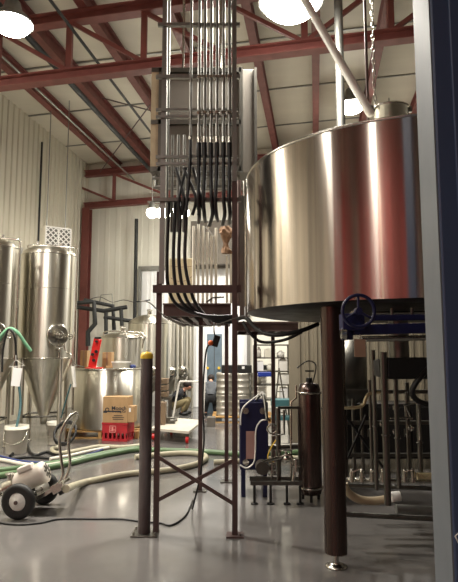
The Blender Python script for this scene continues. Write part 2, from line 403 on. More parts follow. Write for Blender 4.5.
# ------------------------------------------------------------------ big brewhouse tank
tc = V((1.49, 4.55, 0)); TR = 1.335; zb = 1.715; zt = 2.87
t = thing('brewing_tank', 'very large round stainless brewing tank raised on legs at right', 'tank', (tc.x, tc.y, 0))
obj('shell', MB().lathe([(TR, zb), (TR, zb+.02), (TR, zt-.02), (TR, zt)], tc, 128), m_tank, t)
obj('rim', MB().torus(tc+V((0, 0, zt)), TR-.004, .012, n=96), m_steelbr, t)
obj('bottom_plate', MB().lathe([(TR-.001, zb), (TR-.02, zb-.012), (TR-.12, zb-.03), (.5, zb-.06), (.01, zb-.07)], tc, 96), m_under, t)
obj('top_dome', MB().lathe([(TR-.002, zt-.004), (TR*.8, zt+.02), (TR*.5, zt+.04), (.3, zt+.05), (.01, zt+.05)], tc, 96), m_steel, t)
pm = P(390, 108, 4.15); m0_ = zt+.03; m1_ = pm.z
mw = obj('manway', MB().lathe([(.138, m0_-.02), (.138, m1_-.03), (.15, m1_-.028), (.15, m1_-.012), (.13, m1_), (.06, m1_+.018), (.01, m1_+.022)], (pm.x, pm.y, 0), 40), m_steelbr, t)
for sx in (-1, 1): obj('clamp', MB().box((pm.x+sx*.15, pm.y-.02, m1_-.02), (.03, .03, .05)), m_galv, mw)
for ang in (227.6, 347.6, 107.6):
    a = math.radians(ang); lx = tc.x+1.175*math.cos(a); ly = tc.y+1.175*math.sin(a)
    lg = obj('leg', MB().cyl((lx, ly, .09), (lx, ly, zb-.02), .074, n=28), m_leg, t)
    obj('foot', MB().cyl((lx, ly, .012), (lx, ly, .1), .018, n=12).lathe([(.001, .0), (.07, 0), (.07, .008), (.03, .022), (.001, .024)], (lx, ly, 0), 24), m_steelbr, lg)
# vent pipe, chain, hanging rod
tag(obj('vent_pipe', MB().tube(cr([(P(371, 114, 4.1)), P(366, 106, 4.1), P(338, 58, 4.25), P(306, 2, 4.4), P(296, -16, 4.5)][0:5], 6), .034, 16), m_white), 'slanting white pipe rising from the lid of the big tank', 'pipe')
ch = MB(); c0 = P(375, 107, 4.12); c1 = V((c0.x, c0.y, CZ(c0))); n = 64
for i in range(n):
    z = c0.z + (c1.z-c0.z)*(i+.5)/n
    k = [(V((math.cos(a)*.011, 0, math.sin(a)*.034)) if i % 2 else V((0, math.cos(a)*.011, math.sin(a)*.034)))+V((c0.x, c0.y, z)) for a in [2*math.pi*j/10 for j in range(10)]]
    ch.tube(k, .0045, 5, True)
t2 = thing('lifting_chain', 'hanging steel chain above the big tank lid', 'chain', c0)
obj('links', ch, m_steelbr, t2); obj('hook', MB().torus(c0+V((0, 0, -.02)), .022, .006, (0, 1, 0), 16), m_steelbr, t2)
c0 = P(368, 113, 4.25); run('hanging_conduit', V((c0.x, c0.y, zt+.03)), V((c0.x, c0.y, CZ(c0))), .012, m_redbr, 'thin brown vertical conduit beside the lifting chain', 'conduit')
c0 = P(341, 122, 5.9); run('exhaust_duct', V((c0.x, c0.y, 3.2)), V((c0.x, c0.y, CZ(c0))), .05, m_galv, 'pale vertical duct behind the big tank lid', 'duct')

# butterfly valve with navy handwheel under the tank edge
hw = P(358.5, 311, 2.98)
t = thing('gear_valve', 'navy blue valve with a round handwheel under the front edge of the big tank', 'valve', hw)
w = obj('handwheel', MB().torus(hw, .088, .010, (0, 1, .05), 40, 10), m_navy, t)
mb = MB()
for k in range(3):
    a = math.radians(90+120*k); mb.cyl(hw, hw+V((math.cos(a)*.086, 0, math.sin(a)*.086)), .007, n=8)
mb.cyl(hw-V((0, .015, 0)), hw+V((0, .03, 0)), .02, n=20); obj('spokes', mb, m_navy, w)
obj('spindle', MB().cyl(hw+V((0, .02, 0)), hw+V((0, .16, 0)), .012, n=12), m_steelbr, t)
g = hw+V((.0, .17, -.055)); obj('gearbox', MB().box(g, (.13, .1, .1)).cyl(g+V((-.03, 0, -.02)), g+V((-.03, 0, -.1)), .035, n=16), m_navy, t, .008)
b0 = P(352, 330, 3.15); b1 = P(470, 327, 3.15)
obj('actuator_arm', MB().beam(b0, b1, .07, .06).beam(P(372, 318, 3.2), P(470, 317, 3.2), .05, .035), m_navy, t, .006)
obj('bolt_flange', MB().cyl(P(346, 334, 3.1), P(341, 334, 3.1), .03, n=16), m_steelbr, t)
t = thing('paper_tag', 'tan paper tag hanging below the navy handwheel', 'tag', P(360, 348, 3.06))
obj('sheet', MB().box(P(360, 348, 3.06), (.066, .004, .1), .15), m_tan, t); obj('string', MB().tube([P(360, 340, 3.06), P(360, 334, 3.12)], .002, 5), m_offw, t)
# pipes just under the tank
def pipe(name, pts, r, mat, label, cat='pipe', k=6, straight=False, group=None):
    return tag(obj(name, MB().tube(pts if straight else cr(pts, k), r, 12), mat), label, cat, group)
t = thing('discharge_manifold', 'steel discharge bar with bolts under the big tank, behind the column', 'pipe', P(400, 340, 3.4))
obj('bar', MB().tube([P(362, 339, 3.4), P(470, 337, 3.4)], .018, 12).tube([P(372, 313, 3.5), P(470, 312, 3.5)], .010, 10), m_steelbr, t)
for px in (392, 412): obj('bolt', MB().cyl(P(px, 308, 3.45), P(px, 320, 3.45), .012, n=10), m_steeldk, t)
# black drive motor
mc = P(408, 368, 3.9)
t = thing('drive_motor', 'black boxy motor hanging under the big tank beside the column', 'motor', mc-V((0, 0, .1)))
obj('motor_body', MB().box(mc, (.36, .2, .15)), m_black, t, .015)
obj('cooling_fins', MB().box(mc+V((-.19, 0, 0)), (.02, .18, .13)).box(mc+V((-.22, 0, 0)), (.012, .16, .11)), m_black, t)
obj('shaft_housing', MB().cyl(mc+V((-.06, 0, .07)), V((mc.x-.06, mc.y, zb-.04)), .07, n=20), m_steeldk, t)
pipe('motor_cable', [P(455, 345, 3.5), P(425, 372, 3.5), P(412, 392, 3.5), P(425, 404, 3.55), P(460, 408, 3.6)], .018, m_black, 'thick black cable looping under the drive motor', 'cable')
# vertical stainless pipes
for i, (px, y0, y1, Y, r) in enumerate(((377, 350, 490, 4.1, .016), (388, 352, 505, 3.8, .024), (399, 378, 488, 4.2, .018), (372, 380, 470, 4.8, .014), (421, 400, 478, 4.6, .02), (409, 392, 470, 4.9, .014))):
    a = P(px, y0, Y); b = P(px, y1, Y)
    tag(obj('riser_pipe', MB().cyl(V((b.x, b.y, max(.02, b.z))), V((b.x, b.y, a.z)), r, n=14).torus(V((b.x, b.y, b.z+(a.z-b.z)*.45)), r*1.1, .006, n=18), m_steeldk), 'vertical steel riser pipe under the big tank, %s' % ['second from the tank leg', 'thickest and nearest one', 'just right of the thickest one', 'nearest the tank leg', 'nearest the column', 'thin one second from the column'][i], 'pipe', 'riser pipes under the big tank')
pipe('bottom_pipe', [P(340, 514, 4.0), P(475, 521, 3.9)], .018, m_steeldk, 'long low steel pipe just above the floor behind the front tank leg', straight=True)
pipe('bottom_pipe', [P(344, 485, 4.3), P(475, 490, 4.25)], .017, m_steeldk, 'upper of the long low steel pipes behind the front tank leg', straight=True)
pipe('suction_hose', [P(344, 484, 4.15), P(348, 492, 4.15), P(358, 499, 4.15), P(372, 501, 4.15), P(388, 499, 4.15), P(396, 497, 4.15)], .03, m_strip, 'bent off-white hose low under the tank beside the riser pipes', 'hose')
tag(obj('hose_coupling', MB().cyl(P(391, 497, 4.1), P(400, 496, 4.1), .036, n=20), m_white), 'white round coupling on the low bent hose', 'coupling')
pipe('waste_pipe', [P(396, 509, 4.35), P(475, 514, 4.35)], .036, m_galv, 'straight pale pipe lying behind the low steel pipes', straight=True)
pipe('brass_pipe', [P(338, 408, 4.2), P(348, 408, 4.2), P(359, 407, 4.2), P(364, 404, 4.2), P(366, 398, 4.2), P(369, 394, 4.2), P(376, 392.5, 4.2), P(385, 392, 4.2)], .012, m_copper, 'thin shiny S-bent pipe right of the front tank leg')
t = thing('valve_manifold', 'low run of steel valves and fittings between the risers', 'valve', P(400, 486, 4.6))
mb = MB().tube([P(345, 480, 4.6), P(470, 482, 4.6)], .02, 10)
for px in (352, 362, 372, 383, 405, 413): p = P(px, 478, 4.55); mb.cyl(p-V((0, 0, .03)), p+V((0, 0, .05)), .022, n=14).ball(p+V((0, 0, .06)), .016)
obj('valve_bodies', mb, m_steelbr, t)
obj('brass_section', MB().cyl(P(417, 476, 4.5), P(470, 477, 4.5), .028, n=16), m_copper, t)
mb = MB()
for px in (352, 372, 405): p = P(px, 472, 4.5); mb.beam(p, p+V((.06, -.03, .03)), .016, .008)
obj('valve_handle', mb, m_steelbr, t)
X_a = P(338, 400, 6.6).x; X_b = P(480, 400, 6.6).x; z_t = P(400, 404, 6.5).z
t = thing('control_skid', 'dark equipment cabinet on legs behind the pipework under the big tank', 'cabinet', ((X_a+X_b)/2, 6.75, 0))
obj('housing', MB().box(((X_a+X_b)/2, 6.75, (z_t+.12)/2), (X_b-X_a, .4, z_t-.12)), m_dark, t, .01)
for i in range(4):
    x = X_a+(X_b-X_a)*(i+.5)/4; dd = obj('door', MB().box((x, 6.54, (z_t+.12)/2), ((X_b-X_a)/4-.03, .02, z_t-.2)), m_dark, t, .004); obj('handle', MB().cyl((x+.12, 6.515, z_t*.5), (x+.12, 6.515, z_t*.62), .01, n=8), m_steeldk, dd)
for x in (X_a+.06, X_b-.06): obj('leg', MB().box((x, 6.75, .035), (.06, .34, .07)), m_dark, t)
p = P(354, 370, 6.0); zl0 = P(354, 398, 6.0).z
t = thing('mash_kettle', 'dull steel drum on legs right behind the front tank leg', 'vessel', (p.x, 6.24, 0))
obj('shell', MB().lathe([(.01, zl0-.12), (.12, zl0-.06), (.2, zl0), (.2, 1.5), (.01, 1.52)], (p.x, 6.24, 0), 40), m_steeldk, t)
for k in range(3): a = k*2.094+.5; obj('leg', MB().cyl((p.x+.17*math.cos(a), 6.24+.17*math.sin(a), 0), (p.x+.17*math.cos(a), 6.24+.17*math.sin(a), zl0+.05), .02, n=10), m_steeldk, t)
t = thing('pipe_rack', 'dark shelf frame crossing behind the riser pipes', 'frame', V((P(400, 400, 5.95).x, 5.95, 0)))
fx0 = P(345, 400, 5.95).x; fx1 = P(470, 400, 5.95).x
for z in (.28, .62, .95): obj('shelf_rail', MB().beam((fx0, 5.95, z), (fx1, 5.95, z), .04, .04), m_steeldk, t)
for x in (fx0, (fx0+fx1)/2, fx1): obj('upright', MB().beam((x, 5.95, 0), (x, 5.95, 1.05), .035, .035), m_steeldk, t)
obj('cross_brace', MB().tube([P(345, 415, 5.9), P(385, 470, 5.9)], .014, 6).tube([P(366, 415, 5.9), P(346, 462, 5.9)], .014, 6), m_black, t, label='black crossing braces')
t = thing('sample_cock', 'small bright steel tap frame between the risers and the column', 'tap', P(405, 415, 4.4))
obj('tap_pipe', MB().tube([P(390, 418, 4.4), P(413, 418, 4.4)], .008, 8).tube([P(405, 405, 4.4), P(412, 420, 4.4), P(405, 418, 4.4), P(405, 405, 4.4)], .006, 8).tube([P(404, 405, 4.4), P(418, 403, 4.4), P(420, 440, 4.4)], .009, 8), m_steelbr, t)
for k, (px, py) in enumerate(((384, 402), (396, 408), (383, 424), (396, 432), (411, 428))):
    p = P(px, py, 4.25); tag(obj('pipe_fitting', MB().cyl(p-V((.02, 0, 0)), p+V((.02, 0, 0)), .018, n=14).torus(p, .02, .006, (1, 0, 0), 16), m_steelbr), 'small steel pipe fitting among the riser pipes, %s' % ['topmost one', 'second from the top', 'middle one', 'lowest one', 'one nearest the column'][k], 'fitting', 'pipe fittings among the risers')

# filter housing standing at px 312
hx = G(311, 500); r = .105
t = thing('filter_housing', 'upright steel cylinder on the floor left of the front tank leg', 'vessel', (hx.x, hx.y, 0))
zt2 = P(311, 384, hx.y).z
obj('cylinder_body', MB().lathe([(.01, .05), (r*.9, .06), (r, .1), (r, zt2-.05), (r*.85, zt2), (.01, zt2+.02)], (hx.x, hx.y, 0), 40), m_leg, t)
for z in (zt2-.08, .12): obj('clamp_ring', MB().torus((hx.x, hx.y, z), r+.004, .012, n=36), m_steelbr, t)
for k in range(3): a = k*2.1+.4; obj('leg', MB().cyl((hx.x+math.cos(a)*r*.8, hx.y+math.sin(a)*r*.8, 0), (hx.x+math.cos(a)*r*.8, hx.y+math.sin(a)*r*.8, .08), .014, n=10), m_black, t)
q = P(314, 382, 5.0); obj('top_fitting', MB().cyl((hx.x, hx.y, zt2), (hx.x, hx.y, zt2+.06), .03, n=16).tube(cr([(hx.x+.03, hx.y, zt2), P(316, 366, 5.0), P(308, 361, 5.0), P(297, 368, 5.0)], 6), .006, 8).beam(P(305, 371, 5.0), P(314, 371, 5.0), .014, .014), m_black, t)
pipe('side_pipe', [P(322, 408, 4.9), P(334, 408, 4.6), P(345, 407, 4.4)], .014, m_steelbr, 'short steel pipe passing behind the front tank leg')

# ------------------------------------------------------------------ conduit rack in front
YR = 4.33
bl = G(156, 533); br = G(235, 538)
bl = V((bl.x, YR, 0)); br = V((br.x, YR-.06, 0))
zr1 = P(160, 272, YR).z; zr2 = P(238, 182, YR-.06).z
t = thing('conduit_rack', 'tall narrow rack of struts holding vertical conduits, brown below and grey above', 'rack', (bl.x+br.x)/2*V((1, 0, 0))+V((0, YR, 0)))
obj('post', MB().box((bl.x, bl.y, zr1/2), (.042, .042, zr1)), m_redbr, t)
obj('post', MB().box((br.x, br.y, zr2/2), (.042, .042, zr2)), m_redbr, t)
obj('upper_strut', MB().box((bl.x+.02, bl.y-.03, (zr1-.1+6.5)/2), (.04, .028, 6.5-zr1+.1)), m_galv, t)
obj('upper_strut', MB().box((br.x, br.y-.02, (zr2+6.5)/2), (.036, .03, 6.5-zr2)), m_galv, t)
obj('base_plate', MB().box((br.x, br.y, .006), (.13, .12, .012)).cyl((br.x+.04, br.y-.04, .01), (br.x+.04, br.y-.04, .03), .008, n=8), m_redbr, t)
def cross(py, w, h, mat, x0=153, x1=241, dy=-.045):
    a = P(x0, py, YR+dy); b = P(x1, py, YR+dy); return obj('cross_channel', MB().beam(a, b, w, h), mat, t)
for py in (110, 117): cross(py, .03, .022, m_galv, 156, 238)
for py in (157, 164): cross(py, .03, .022, m_galv, 156, 238)
cross(77, .03, .03, m_galv, 156, 240); cross(25, .03, .028, m_galv, 158, 240)
cross(200, .04, .03, m_steeldk)
cross(289, .035, .062, m_redbr, 153, 241)
obj('cross_brace', MB().beam(P(158, 457, YR-.03), P(234, 504, YR-.05), .01, .028).beam(P(158, 500, YR-.015), P(234, 460, YR-.03), .01, .028), m_redbr, t)
# conduits
cxs = [199, 204.7, 211, 217, 223.6, 229.6]
yc = YR-.075
for i, px in enumerate(cxs):
    a = P(px, 143, yc); x = a.x
    tt = thing('wiring_conduit', 'galvanized conduit with black tail on the rack, %s of the close six' % ORD[i], 'conduit', a, 'conduits close together on the rack')
    obj('rigid_tube', MB().cyl((x, yc, a.z), (x, yc, 6.5), .0135, n=12), m_galv, tt)
    z2 = P(px, 157, yc).z
    obj('coupling', MB().cyl((x, yc, a.z-.0), (x, yc, a.z+.05), .019, n=12), m_steelbr, tt)
    obj('black_sleeve', MB().cyl((x, yc, z2), (x, yc, a.z), .021, n=12), m_black, tt)
    k = random.uniform(-2, 2)
    obj('flexible_tail', MB().tube(cr([(x, yc, z2), P(px+k*.3, 180, yc), P(px+k, 200, yc-.01), P(px+1+k, 214, yc+.05), P(px-1-k, 224+k*2, yc+.25)], 6), .016, 10), m_blackgl, tt)
    obj('saddle_clamp', MB().box((x, yc-.004, P(px, 113, yc).z), (.036, .03, .022)).box((x, yc-.004, P(px, 77, yc).z), (.036, .03, .02)), m_steelbr, tt)
a = P(190.5, 140, yc)
tt = thing('wiring_conduit', 'single thin conduit on the rack, apart to the left of the six', 'conduit', a)
obj('rigid_tube', MB().cyl(a, (a.x, a.y, 6.5), .011, n=12), m_galv, tt); obj('coupling', MB().cyl(a, a+V((0, 0, .03)), .017, n=12), m_steelbr, tt)
obj('flexible_tail', MB().tube(cr([a, P(190, 165, yc), P(188, 190, yc), P(186, 212, yc)], 6), .014, 10), m_blackgl, tt)
# steel vertical tubes on the left half of the rack with black tails curving right
for i, px in enumerate((168, 174.5, 180, 186)):
    yy = YR+.01+i*.012
    pts = [P(px+1, 201, yy), P(px, 225, yy), P(px-1, 262, yy), P(px+1+i*1.2, 290, yy), P(px+12, 307, yy+.03), P(207+i*2, 316+i*1.5, yy+.05), P(238, 316+i*2, yy+.08)]
    tag(obj('power_cable', MB().tube(cr(pts, 8), .0145, 10), m_blackgl), 'thick black power cable bending right below the rack cross channel, %s of four' % ORD[i], 'cable', 'four thick black cables on the rack')
for i, px in enumerate((166, 171.5, 177.5, 183.5)):
    yy = YR+.05; a = P(px, 270 if i == 0 else 232, yy); b = P(px, 118, yy)
    tag(obj('steel_tube', MB().cyl(V((a.x, yy, a.z)), V((a.x, yy, 3.2 if i else 5.5)), .012, n=10), m_galv), 'thin grey vertical tube in the left half of the rack, %s' % ORD[i], 'tube', 'grey tubes in the left half of the rack')
for i, (px, dx) in enumerate(((176, 8), (186, -7), (193, 8), (184, 12))):
    pts = [P(px, 168, 4.3), P(px+dx*.4, 180, 4.28), P(px+dx, 199, 4.26), P(px+dx*.7, 215, 4.3)]
    tag(obj('flexible_lead', MB().tube(cr(pts, 6), .013, 8), m_blackgl), 'short black flexible lead under the steel box, %s' % ['left one slanting right', 'left one slanting left', 'right one of the crossed pair', 'second from the left'][i], 'cable', 'short black leads under the steel box')
# horizontal cable bundle and hanging loops right of the rack
pipe('cable_loop', [P(238, 319, 4.2), P(246, 318, 4.1), P(258, 330, 4.0), P(275, 335, 3.9), P(300, 331, 3.9), P(318, 324, 4.0)], .016, m_black, 'black cable hanging in a loop below the tank edge', 'cable')
pipe('cable_loop', [P(243, 322, 4.3), P(250, 333, 4.25), P(262, 342, 4.25), P(284, 340, 4.2), P(302, 332, 4.2)], .012, m_black, 'lower thinner black cable loop below the tank edge', 'cable')
pipe('grey_wire', [P(140, 301, 4.05), P(150, 303, 4.0), P(165, 316, 4.0), P(190, 325, 4.0), P(215, 325, 4.0), P(236, 318, 4.0), P(250, 316, 4.0)], .005, m_steeldk, 'thin grey wire sagging across the rack below the cross channel', 'wire')

# ------------------------------------------------------------------ bollard
bx = G(144, 534); bt = P(147, 357, bx.y).z
t = thing('bollard', 'scuffed dark steel bollard with a yellow cap beside the rack', 'bollard', bx)
obj('tube', MB().cyl((bx.x, bx.y, .012), (bx.x, bx.y, bt), .047, n=28), m_bollard, t)
obj('cap', MB().lathe([(.05, bt-.012), (.051, bt+.006), (.046, bt+.024), (.03, bt+.038), (.001, bt+.043)], (bx.x, bx.y, 0), 28), m_yellow, t)
obj('base_plate', MB().box((bx.x+.01, bx.y-.0, .006), (.2, .17, .012)), m_steeldk, t, .002)
mb = MB()
for sx in (-1, 1):
    for sy in (-1, 1): mb.cyl((bx.x+.01+sx*.08, bx.y+sy*.065, .012), (bx.x+.01+sx*.08, bx.y+sy*.065, .035), .009, n=6)
obj('anchor_bolt', mb, m_steelbr, t)

# ------------------------------------------------------------------ platform behind the rack
zp = 1.77; x0 = -.66; x1 = .02; y0 = 5.42; y1 = 7.6
t = thing('steel_platform', 'brown steel platform frame standing on posts behind the conduit rack', 'platform', ((x0+x1)/2, (y0+y1)/2, 0))
obj('front_beam', MB().ibeam((x0, y0, zp+.03), (x1, y0, zp+.03), .08, .13, .015), m_redbr, t)
obj('rear_beam', MB().ibeam((x0, y1, zp+.03), (x1, y1, zp+.03), .08, .12, .015), m_redbr, t)
for i in range(6):
    x = x0+.03+(x1-x0-.06)*i/5; obj('joist', MB().ibeam((x, y0+.04, zp), (x, y1-.04, zp), .05, .09, .01), m_redbr, t)
obj('deck_plate', MB().box(((x0+x1)/2, (y0+y1)/2, zp+.06), (x1-x0-.04, y1-y0-.12, .012)), m_steeldk, t)
for (px, yy) in ((200, 5.33), (226.5, 5.9)):
    p = G(px, {200:491,226.5:482,274:472,256:462,246:480}[px]); yy = p.y
    if px == 246: continue
    lg = obj('post', MB().box((p.x, p.y, (zp-.04)/2), (.042, .042, zp-.04)), m_redbr, t)
    obj('foot_plate', MB().box((p.x, p.y, .006), (.13, .12, .012)), m_steeldk, lg)
obj('upright', MB().box((P(242, 250, y0).x, y0, 2.35), (.05, .05, 1.25)).box((P(246.5, 250, y0).x, y0+.05, 2.35), (.03, .03, 1.25)), m_steeldk, t)
t = thing('steel_walkway', 'dark steel walkway frame behind the left edge of the big tank', 'platform', (.42, 6.8, 0))
wx0, wx1, wy0, wy1, wz = .06, .78, 6.1, 7.6, 1.66
for (a, b) in (((wx0, wy0), (wx1, wy0)), ((wx0, wy1), (wx1, wy1))): obj('cross_beam', MB().ibeam((*a, wz), (*b, wz), .07, .1, .012), m_redbr, t)
for i in range(5):
    x = wx0+.03+(wx1-wx0-.06)*i/4; obj('joist', MB().ibeam((x, wy0+.04, wz), (x, wy1-.04, wz), .05, .08, .01), m_redbr, t)
obj('deck_plate', MB().box(((wx0+wx1)/2, (wy0+wy1)/2, wz+.055), (wx1-wx0, wy1-wy0, .01)), m_steeldk, t)
for px, py in ((274, 474), (256, 460)):
    p = G(px, py); lg = obj('post', MB().box((p.x, p.y, (wz-.05)/2), (.042, .042, wz-.05)), m_redbr, t); obj('foot_plate', MB().box((p.x, p.y, .006), (.13, .12, .012)), m_steeldk, lg)
# things on the platform
zp2 = zp+.1
for i, px in enumerate((193.5, 198.3, 203, 207.3, 211.5, 216, 227, 231)):
    yy = y0; p = P(px, 260, yy); ztop = P(px, [226, 224, 226, 232, 236, 228, 256, 254][i], yy).z
    tag(obj('beer_line', MB().cyl((p.x, yy, zp2), (p.x, yy, ztop), .0135, n=10), m_offw), 'pale vertical pipe standing behind the rack, %s of eight' % ORD[i], 'pipe', 'pale upright pipes behind the rack')
p = P(182, 280, 5.7)
t = thing('enclosure_box', 'beige enclosure box standing on the platform behind black cables', 'box', (p.x, 5.7, zp2))
zt3 = P(182, 259, 5.7).z
obj('casing', MB().box((p.x, 5.75, (zp+.066+zt3)/2), (.27, .2, zt3-zp-.066)), m_beige, t, .006)
obj('lid_seam', MB().tube(cr([P(171, 266, 5.62), P(182, 267, 5.62), P(194, 266, 5.62)], 3), .003, 6).tube(cr([P(171, 278, 5.62), P(177, 281, 5.62), P(184, 281, 5.62), P(193, 276, 5.62)], 3), .003, 6), m_tan, t)
# brown crumpled wrap
mb = MB(); p = P(226, 240, 5.36); n = 14
prof = []
for j in range(9):
    z = -.14+.28*j/8
    for k in range(n):
        a = 2*math.pi*k/n; r = (.043+.022*math.sin(j*.9))*(1+random.uniform(-.35, .35)); prof.append(V((p.x+r*math.cos(a), p.y+r*math.sin(a)*.8, p.z-z*.98)))
mb.add(prof, [(j*n+k, j*n+(k+1) % n, (j+1)*n+(k+1) % n, (j+1)*n+k) for j in range(8) for k in range(n)]+[tuple(range(n)), tuple(reversed(range(8*n, 9*n)))])
tag(obj('crumpled_wrap', mb, m_brown), 'crumpled brown wrapping tied behind the black cable tails', 'wrap')
mb = MB().beam(P(206, 227, 5.39), P(213.5, 236, 5.39), .02, .012)
tag(obj('white_strip', mb, m_white), 'short bright white strip slanting among the pale pipes', 'strip')
bx_ = [P(px, 300, y0).x for px in (206, 213, 224)]; zq_ = zp+.103
tag(obj('bent_bracket', MB().beam((bx_[0], y0-.01, zq_), (bx_[1], y0-.01, zq_+.05), .05, .012).beam((bx_[1], y0-.01, zq_+.05), (bx_[2], y0-.01, zq_+.055), .05, .012), m_steeldk), 'small dark bent bracket lying on the platform front beam', 'bracket')
# big sheet steel box above
bz0 = P(200, 172, 5.6).z; bz1 = P(200, 68, 5.6).z; bx0 = P(151, 120, 5.6).x; bx1 = P(257, 120, 5.6).x; xm = P(241, 120, 5.6).x
t = thing('steel_box', 'large sheet steel box hung high behind the conduit rack', 'box', ((bx0+bx1)/2, 5.9, bz0))
obj('casing', MB().box(((bx0+bx1)/2, 5.95, (bz0+bz1)/2), (bx1-bx0, .66, bz1-bz0)), m_box, t, .01)
fr = MB()
for z in (bz0+.03, bz0+.55, bz1-.03): fr.beam((bx0, 5.6, z), (xm, 5.6, z), .04, .05)
for x in (bx0+.1, bx0+.14+.0, xm): fr.beam((x, 5.6, bz0), (x, 5.6, bz1), .04, .04)
fr.beam((bx1-.015, 5.6, bz0), (bx1-.015, 5.6, bz1), .03, .03)
obj('front_frame', fr, m_steeldk, t)
obj('painted_lit_edge', MB().box((bx0+.04, 5.6, (bz0+bz1)/2), (.08, .03, bz1-bz0-.02)), m_strip, t, label='left edge of the box with its light painted in beige')  # light on the box's left side, painted as a beige strip
for x in (bx0+.3, bx1-.4): obj('hanger', MB().cyl((x, 6.1, bz1-.1), (x, 6.1, CZ((x, 6.1, 0))), .015, n=8), m_steelbr, t)
obj('underside_pipes', MB().tube([(bx0+.02, 5.65, bz0-.05), (bx1-.2, 5.65, bz0-.05)], .02, 10).tube([(bx0+.02, 5.75, bz0-.12), (bx1-.1, 5.75, bz0-.12)], .02, 10).tube([(bx0+.05, 5.7, bz0-.12), (bx0+.05, 5.7, bz0+.05)], .015, 8).tube([(bx1-.2, 5.7, bz0-.12), (bx1-.2, 5.7, bz0+.05)], .015, 8), m_galv, t)
for i, px in enumerate((238.5, 243.5, 248)):
    a = P(px, 200, 5.75)
    tag(obj('steam_pipe', MB().cyl((a.x, 5.42+i*.03, zp+.07), (a.x, 5.42+i*.03, bz0-.15), .022, n=12), [m_redbr, m_steelbr, m_steeldk][i]), 'vertical pipe in the gap between rack and big tank, %s' % ['brown left one', 'shiny middle one', 'dull right one'][i], 'pipe', 'pipes between rack and big tank')

# pendant control and its cord
p = P(216, 341, 4.7)
t = thing('pendant_control', 'black hanging pendant box below the platform front', 'control', p)
obj('box', MB().box(p, (.055, .05, .1), R=Matrix.Rotation(.3, 3, 'Y')), m_black, t, .006)
obj('cord', MB().tube(cr([p+V((-.01, 0, .04)), P(214, 330, 4.7), P(214, 322, 5.0), P(214, 314, 5.22)], 5), .006, 8), m_black, t)
p = P(210.5, 343, 4.68)
t = thing('extension_cord', 'black cord with an orange plug hanging down and trailing over the floor to the left', 'cord', p)
obj('plug', MB().ball(p, .024).cyl(p, p+V((.05, .02, .015)), .013, n=12), m_orange, t)
pts = [p+V((-.01, 0, -.01)), P(206, 352, 4.7), P(203.5, 380, 4.7), P(203, 410, 4.7), P(204, 440, 4.72), P(201, 470, 4.72), P(198, 486, 4.72)]
g = [G(193, 500, .008), G(186, 515, .008), G(172, 525, .008), G(160, 523, .008), G(141, 521.5, .008), G(120, 519, .008), G(95, 519, .008), G(60, 519, .008), G(40, 523, .008), G(15, 524.5, .008), G(-15, 521, .008), G(-60, 518, .008)]
pts.append(V((g[0].x*.7+pts[-1].x*.3, 4.8, .05)))
obj('cable', MB().tube(cr(pts+g, 8), .0075, 8), m_black, t)

# ------------------------------------------------------------------ plate heat exchanger
p0 = P(240, 470, 5.35); p1 = P(268.5, 470, 5.35); zx1 = P(250, 402, 5.35).z; zx0 = P(250, 470, 5.35).z
cx = (p0.x+p1.x)/2; wx = p1.x-p0.x
t = thing('plate_heat_exchanger', 'navy blue plate heat exchanger on the floor right of the rack', 'heat exchanger', (cx, 5.5, 0))
obj('front_plate', MB().box((cx, 5.36, (zx0+zx1)/2), (wx, .035, zx1-zx0)), m_navy, t, .012)
mb = MB()
for i in range(14): mb.box((cx, 5.395+i*.016, (zx0+zx1)/2), (wx*.84, .009, (zx1-zx0)*.9))
obj('plate_pack', mb, m_steeldk, t)
obj('rear_plate', MB().box((cx, 5.64, (zx0+zx1)/2), (wx, .03, zx1-zx0)), m_navy, t, .012)
for sx in (-1, 1): obj('foot', MB().box((cx+sx*wx*.38, 5.5, zx0/2), (.04, .3, zx0)), m_navy, t)
for sx in (-1, 1):
    for z in (zx0+.08, zx1-.08): obj('port', MB().cyl((cx+sx*wx*.3, 5.30, z), (cx+sx*wx*.3, 5.36, z), .03, n=18), m_steelbr, t)
obj('nameplate', MB().box(P(250.5, 445, 5.335), (.085, .006, .26)), m_wlabel, t, label='pinkish rectangular nameplate')
pipe('white_hose', [P(258, 395, 5.2), P(243, 408, 5.2), P(240.5, 425, 5.2)], .007, m_white, 'thin white hose arching at the upper left of the blue exchanger', 'hose')
pipe('white_hose', [P(268, 420, 5.2), P(261, 421, 5.2), P(256, 430, 5.2), P(255.5, 448, 5.2), P(254, 462, 5.2), P(247, 468, 5.2), P(240, 465, 5.2)], .007, m_white, 'thin white hose looping across the front of the blue exchanger', 'hose')
pipe('yellow_tube', [P(276, 440, 5.1), P(270, 450, 5.1), P(268, 458, 5.1), P(274, 462, 5.1)], .006, m_yellow, 'thin yellow tube right of the blue exchanger', 'hose')
# pump skid beside
t = thing('pump_skid', 'low steel pump frame with valves between exchanger and filter cylinder', 'pump', (P(282, 480, 5.2).x, 5.2, 0))
zs = P(280, 481, 5.2).z
xa = P(250, 481, 5.2).x; xb = P(301, 481, 5.2).x
obj('base_rail', MB().beam((xa, 5.12, zs), (xb, 5.12, zs), .03, .035).beam((xa, 5.3, zs), (xb, 5.3, zs), .03, .035), m_steeldk, t)
for px in (254, 270, 286, 299):
    x = P(px, 490, 5.2).x; obj('foot', MB().cyl((x, 5.12, 0), (x, 5.12, zs), .012, n=10).lathe([(.001, 0), (.035, 0), (.03, .012), (.001, .015)], (x, 5.12, 0), 16), m_black, t)
zz = P(279, 408, 5.2).z; x = P(278.5, 440, 5.2).x
obj('upright', MB().cyl((x, 5.2, zs), (x, 5.2, zz), .022, n=16), m_steeldk, t)
x2 = P(300, 440, 5.2).x; obj('upright', MB().box((x2, 5.25, (zs+zz)/2), (.025, .025, zz-zs)), m_steeldk, t)
